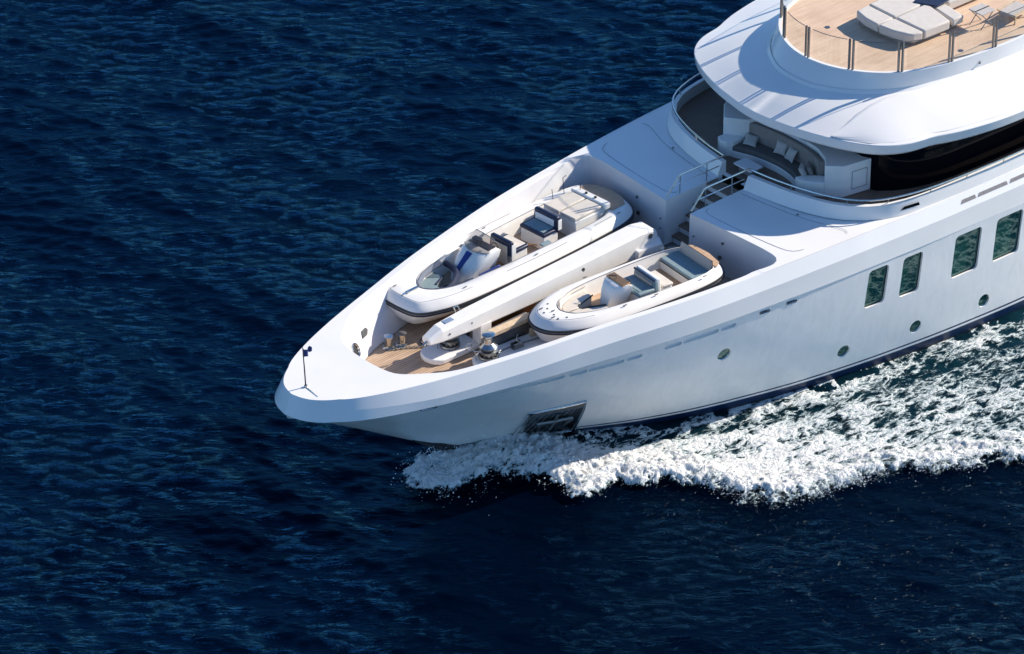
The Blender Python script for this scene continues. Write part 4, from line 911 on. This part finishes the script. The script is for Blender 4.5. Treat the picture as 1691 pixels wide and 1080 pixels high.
# the bow wave lifts the sheet a little under the foam, kept below the hull's stripes
di = inside_dist(GX.ravel(), GY.ravel()).reshape(GX.shape)
H_ += .12*np.exp(-((di-.7)/.7)**2)*(GX < 30)
def grid_mesh(name, X, Yy, Z, m, keep=None, attr=None):
    n0, n1 = X.shape; co = np.stack([X.ravel(), Yy.ravel(), Z.ravel()], 1)
    i = np.arange(n0-1)[:, None]*n1+np.arange(n1-1)[None]; F = np.stack([i, i+n1, i+n1+1, i+1], -1).reshape(-1, 4)
    if keep is not None:
        F = F[keep.ravel()]; used = np.unique(F); mp = np.full(len(co), -1); mp[used] = np.arange(len(used)); F = mp[F]; co = co[used]
        if attr is not None: attr = attr.ravel()[used]
    elif attr is not None: attr = attr.ravel()
    me = bpy.data.meshes.new(name); me.vertices.add(len(co)); me.vertices.foreach_set('co', co.ravel().astype(np.float32))
    me.loops.add(F.size); me.polygons.add(len(F)); me.loops.foreach_set('vertex_index', F.ravel().astype(np.int32))
    me.polygons.foreach_set('loop_start', (np.arange(len(F))*4).astype(np.int32)); me.polygons.foreach_set('loop_total', np.full(len(F), 4, np.int32))
    me.polygons.foreach_set('use_smooth', np.ones(len(F), bool)); me.update(); me.validate()
    if attr is not None:
        at = me.attributes.new('foam', 'FLOAT', 'POINT'); at.data.foreach_set('value', attr.astype(np.float32))
    me.materials.append(m); ob = bpy.data.objects.new(name, me); S.collection.objects.link(ob); return ob
def sea_mat():
    m = bpy.data.materials.new('sea_water'); m.use_nodes = True; t = m.node_tree; N = t.nodes; L = t.links; N.clear()
    out = N.new('ShaderNodeOutputMaterial'); df = N.new('ShaderNodeBsdfDiffuse'); gl = N.new('ShaderNodeBsdfGlossy'); mxs = N.new('ShaderNodeMixShader'); fr = N.new('ShaderNodeFresnel')
    gl.inputs['Color'].default_value = (.11, .36, .60, 1); gl.inputs['Roughness'].default_value = .14; fr.inputs['IOR'].default_value = 1.333
    tc = N.new('ShaderNodeTexCoord')
    mp = N.new('ShaderNodeMapping'); mp.inputs['Rotation'].default_value = (0, 0, TH); L.new(tc.outputs['Object'], mp.inputs[0])
    def nz(sc, det, sx_, sy_, dist=0):
        k = N.new('ShaderNodeMapping'); k.inputs['Scale'].default_value = (sx_, sy_, 1); L.new(mp.outputs[0], k.inputs[0])
        n = N.new('ShaderNodeTexNoise'); n.inputs['Scale'].default_value = sc; n.inputs['Detail'].default_value = det; n.inputs['Roughness'].default_value = .62; n.inputs['Distortion'].default_value = dist; L.new(k.outputs[0], n.inputs['Vector']); return n
    n1 = nz(5.2, 5, .36, 1.0, .6); n2 = nz(11, 4, .4, 1.0, .2)
    big = nz(.11, 4, 1, .6, .6); mr = N.new('ShaderNodeMapRange'); mr.inputs[1].default_value = .36; mr.inputs[2].default_value = .64; mr.inputs[3].default_value = .3; mr.inputs[4].default_value = 1.0; L.new(big.outputs[0], mr.inputs[0])
    k3 = N.new('ShaderNodeMapping'); k3.inputs['Rotation'].default_value = (0, 0, R(50)); L.new(mp.outputs[0], k3.inputs[0]); k3.inputs['Scale'].default_value = (1, 1, 1)
    k4 = N.new('ShaderNodeMapping'); k4.inputs['Scale'].default_value = (.12, .85, 1); L.new(k3.outputs[0], k4.inputs[0])
    bn_ = N.new('ShaderNodeTexNoise'); bn_.inputs['Scale'].default_value = 1; bn_.inputs['Detail'].default_value = 4; bn_.inputs['Distortion'].default_value = .3; L.new(k4.outputs[0], bn_.inputs['Vector'])
    m2_ = N.new('ShaderNodeMapRange'); m2_.inputs[1].default_value = .40; m2_.inputs[2].default_value = .62; m2_.inputs[3].default_value = .38; m2_.inputs[4].default_value = 1.15; L.new(bn_.outputs[0], m2_.inputs[0])
    mm_ = N.new('ShaderNodeMath'); mm_.operation = 'MULTIPLY'; L.new(mr.outputs[0], mm_.inputs[0]); L.new(m2_.outputs[0], mm_.inputs[1]); mr = mm_
    b1 = N.new('ShaderNodeBump'); b1.inputs['Distance'].default_value = .30; L.new(n1.outputs[0], b1.inputs['Height']); L.new(mr.outputs[0], b1.inputs['Strength'])
    b2 = N.new('ShaderNodeBump'); b2.inputs['Distance'].default_value = .05; L.new(n2.outputs[0], b2.inputs['Height']); L.new(mr.outputs[0], b2.inputs['Strength']); L.new(b1.outputs[0], b2.inputs['Normal'])
    for x in (gl, fr): L.new(b2.outputs[0], x.inputs['Normal'])
    at = N.new('ShaderNodeAttribute'); at.attribute_name = 'foam'
    an = nz(.9, 5, 1, 1, 1.0); ml = N.new('ShaderNodeMath'); ml.operation = 'MULTIPLY'; L.new(at.outputs['Fac'], ml.inputs[0]); L.new(an.outputs[0], ml.inputs[1])
    mx = N.new('ShaderNodeMix'); mx.data_type = 'RGBA'; mx.inputs[6].default_value = (.0001, .0019, .0080, 1); mx.inputs[7].default_value = (.008, .040, .052, 1); L.new(ml.outputs[0], mx.inputs[0]); L.new(mx.outputs[2], df.inputs['Color'])
    pw = N.new('ShaderNodeMath'); pw.operation = 'POWER'; pw.inputs[1].default_value = 1.35; L.new(fr.outputs[0], pw.inputs[0]); p2 = N.new('ShaderNodeMath'); p2.operation = 'MULTIPLY'; p2.inputs[1].default_value = 1.9; p2.use_clamp = True; L.new(pw.outputs[0], p2.inputs[0]); L.new(p2.outputs[0], mxs.inputs[0]); L.new(df.outputs[0], mxs.inputs[1]); L.new(gl.outputs[0], mxs.inputs[2]); L.new(mxs.outputs[0], out.inputs[0]); return m
AIR = np.clip((di+.1)/1.6, 0, 1)*(.9-.3*np.clip((GX-30)/10, 0, 1))*(abs(GX-20) < 25)
water = grid_mesh('sea', GX, GY, H_, sea_mat(), attr=AIR); tag(water, kind='structure')
# foam sheet ------------------------------------------------------
fx_ = np.arange(4.2, 44, .055); fy_ = np.arange(-24, .8, .055)
FX, FY = np.meshgrid(fx_, fy_, indexing='ij')
D, dd = foam_d(FX, FY)
hn = fbm(FX*.9+3, FY*.9, 3); hf = fbm(FX*3, FY*4.5, 5, .66); hff = fbm(FX*8, FY*8, 3, .7)
crest = np.exp(-((dd-.9)/.75)**2)*np.clip((34-FX)/20, .15, 1)
bow = np.exp(-((FX-8.6)**2/6+(FY+1.6)**2/3.5))
nearh = np.clip((-FY-hy(FX, ZW)-.2)/1.2, 0, 1)*(FX > 11)+(FX <= 11)
ZF = ZW+.04+seah(FX, FY)*.6+(np.clip(D, 0, 1)*(.02+.12*hn+.05*(hf-.45)+.05*(hff-.5))+crest*(.16+.10*(hf-.4)+.06*(hff-.5)))*nearh+bow*(.42+.2*(hf-.4)+.1*(hff-.5))+.12*np.exp(-((dd-.7)/.7)**2)
keep = D > -.02
kk = keep[:-1, :-1] & keep[1:, :-1] & keep[:-1, 1:] & keep[1:, 1:]
hm = (-FY < hy(FX, .0)-.15) & (FX > 8.0); kk &= ~hm[:-1, :-1]
def foam_mat():
    m = bpy.data.materials.new('sea_foam'); m.use_nodes = True; t = m.node_tree; N = t.nodes; L = t.links; b = N['Principled BSDF']
    b.inputs['Roughness'].default_value = .75
    at = N.new('ShaderNodeAttribute'); at.attribute_name = 'foam'
    tc = N.new('ShaderNodeTexCoord')
    mp = N.new('ShaderNodeMapping'); mp.inputs['Rotation'].default_value = (0, 0, R(14)); mp.inputs['Scale'].default_value = (.6, 1.15, .6); L.new(tc.outputs['Object'], mp.inputs[0])
    def nz(sc, det, rg=.65, dist=.8, col=False):
        n = N.new('ShaderNodeTexNoise'); n.inputs['Scale'].default_value = sc; n.inputs['Detail'].default_value = det; n.inputs['Roughness'].default_value = rg; n.inputs['Distortion'].default_value = dist; L.new(mp.outputs[0], n.inputs['Vector']); return n
    w1 = nz(1.6, 5, .6, .5); sb_ = N.new('ShaderNodeVectorMath'); sb_.operation = 'SUBTRACT'; sb_.inputs[1].default_value = (.5, .5, .5); L.new(w1.outputs['Color'], sb_.inputs[0])
    sc_ = N.new('ShaderNodeVectorMath'); sc_.operation = 'SCALE'; sc_.inputs['Scale'].default_value = .95; L.new(sb_.outputs[0], sc_.inputs[0])
    ad_ = N.new('ShaderNodeVectorMath'); ad_.operation = 'ADD'; L.new(mp.outputs[0], ad_.inputs[0]); L.new(sc_.outputs[0], ad_.inputs[1])
    def vor(sc):
        v = N.new('ShaderNodeTexVoronoi'); v.feature = 'DISTANCE_TO_EDGE'; v.inputs['Scale'].default_value = sc; L.new(ad_.outputs[0], v.inputs['Vector']); return v
    v1 = vor(1.9); v2 = vor(5.0); n1 = nz(2.2, 8, .7, 1.5); n2 = nz(13, 4, .65, .6)
    def mad(src, k, add):
        m_ = N.new('ShaderNodeMath'); m_.operation = 'MULTIPLY_ADD'; m_.inputs[1].default_value = k; L.new(src, m_.inputs[0])
        if isinstance(add, float): m_.inputs[2].default_value = add
        else: L.new(add, m_.inputs[2])
        return m_.outputs[0]
    f_ = mad(at.outputs['Fac'], 1.05, .30); f_ = mad(v1.outputs['Distance'], -1.5, f_); f_ = mad(v2.outputs['Distance'], -1.0, f_)
    f_ = mad(n1.outputs[0], .95, f_); f_ = mad(n2.outputs[0], .75, f_); a2 = mad(f_, 1.0, -.85)
    al = N.new('ShaderNodeMapRange'); al.inputs[1].default_value = .28; al.inputs[2].default_value = .82; al.clamp = True; al.interpolation_type = 'SMOOTHSTEP'; L.new(a2, al.inputs[0])
    L.new(al.outputs[0], b.inputs['Alpha'])
    cr = N.new('ShaderNodeMapRange'); cr.inputs[1].default_value = .4; cr.inputs[2].default_value = .95; L.new(a2, cr.inputs[0])
    mx = N.new('ShaderNodeMix'); mx.data_type = 'RGBA'; mx.inputs[6].default_value = (.42, .60, .64, 1); mx.inputs[7].default_value = (.82, .82, .80, 1); L.new(cr.outputs[0], mx.inputs[0]); L.new(mx.outputs[2], b.inputs['Base Color'])
    bp = N.new('ShaderNodeBump'); bp.inputs['Strength'].default_value = .9; bp.inputs['Distance'].default_value = .10; L.new(a2, bp.inputs['Height']); L.new(bp.outputs[0], b.inputs['Normal'])
    return m
foam = grid_mesh('wake_foam', FX, FY, ZF, foam_mat(), keep=kk, attr=D)
tag(foam, 'churned white wake foam spreading aft along the near side of the yacht', 'foam', kind='stuff')
# spray droplets --------------------------------------------------
ico = np.array([(1, 0, 0), (-1, 0, 0), (0, 1, 0), (0, -1, 0), (0, 0, 1), (0, 0, -1)], float); icf = np.array([(0, 2, 4), (2, 1, 4), (1, 3, 4), (3, 0, 4), (2, 0, 5), (1, 2, 5), (3, 1, 5), (0, 3, 5)])
pts = []
NP = 46000
px = rng.uniform(4.3, 26, NP*6); py = rng.uniform(-14.5, .4, NP*6)
Dp, dp = foam_d(px, py)
wgt = np.exp(-((dp-.3)/.33)**2)*(1.0-.65*np.clip((px-15)/8, 0, 1))+.9*np.exp(-((px-6.4)**2/3.2+(py+.9)**2/1.4))
wgt *= np.clip((fbm(px*1.6+3, py*1.6, 4, .6)-.42)*6, .05, 1.6)
wgt *= (-py > hy(px, 0)+.05) | (px < 7.5)
sel = rng.rand(len(px)) < wgt*.6
px, py, dp = px[sel][:NP], py[sel][:NP], dp[sel][:NP]
bw = np.exp(-((px-7.5)**2/9))
pz = ZW+.1+rng.exponential(.16, len(px))*(1+1.4*bw)+.25*np.exp(-((dp-.9)/.7)**2)
px += rng.normal(size=len(px))*.10; py += rng.normal(size=len(px))*.10-.12*(pz+.2)
sz_ = .0045+rng.exponential(.005, len(px)).clip(0, .03)
V = (ico[None]*sz_[:, None, None]*(1+.5*rng.rand(len(px), 6, 1))+np.stack([px, py, pz], 1)[:, None]).reshape(-1, 3)
F = (icf[None]+np.arange(len(px))[:, None, None]*6).reshape(-1, 3)
me = bpy.data.meshes.new('spray'); me.from_pydata(V.tolist(), [], F.tolist()); me.materials.append(mat('spray_drops', (.85, .86, .87), .6))
sp_ = bpy.data.objects.new('bow_spray', me); S.collection.objects.link(sp_); tag(sp_, 'fine white droplets thrown up along the edge of the bow wave', 'spray', kind='stuff')
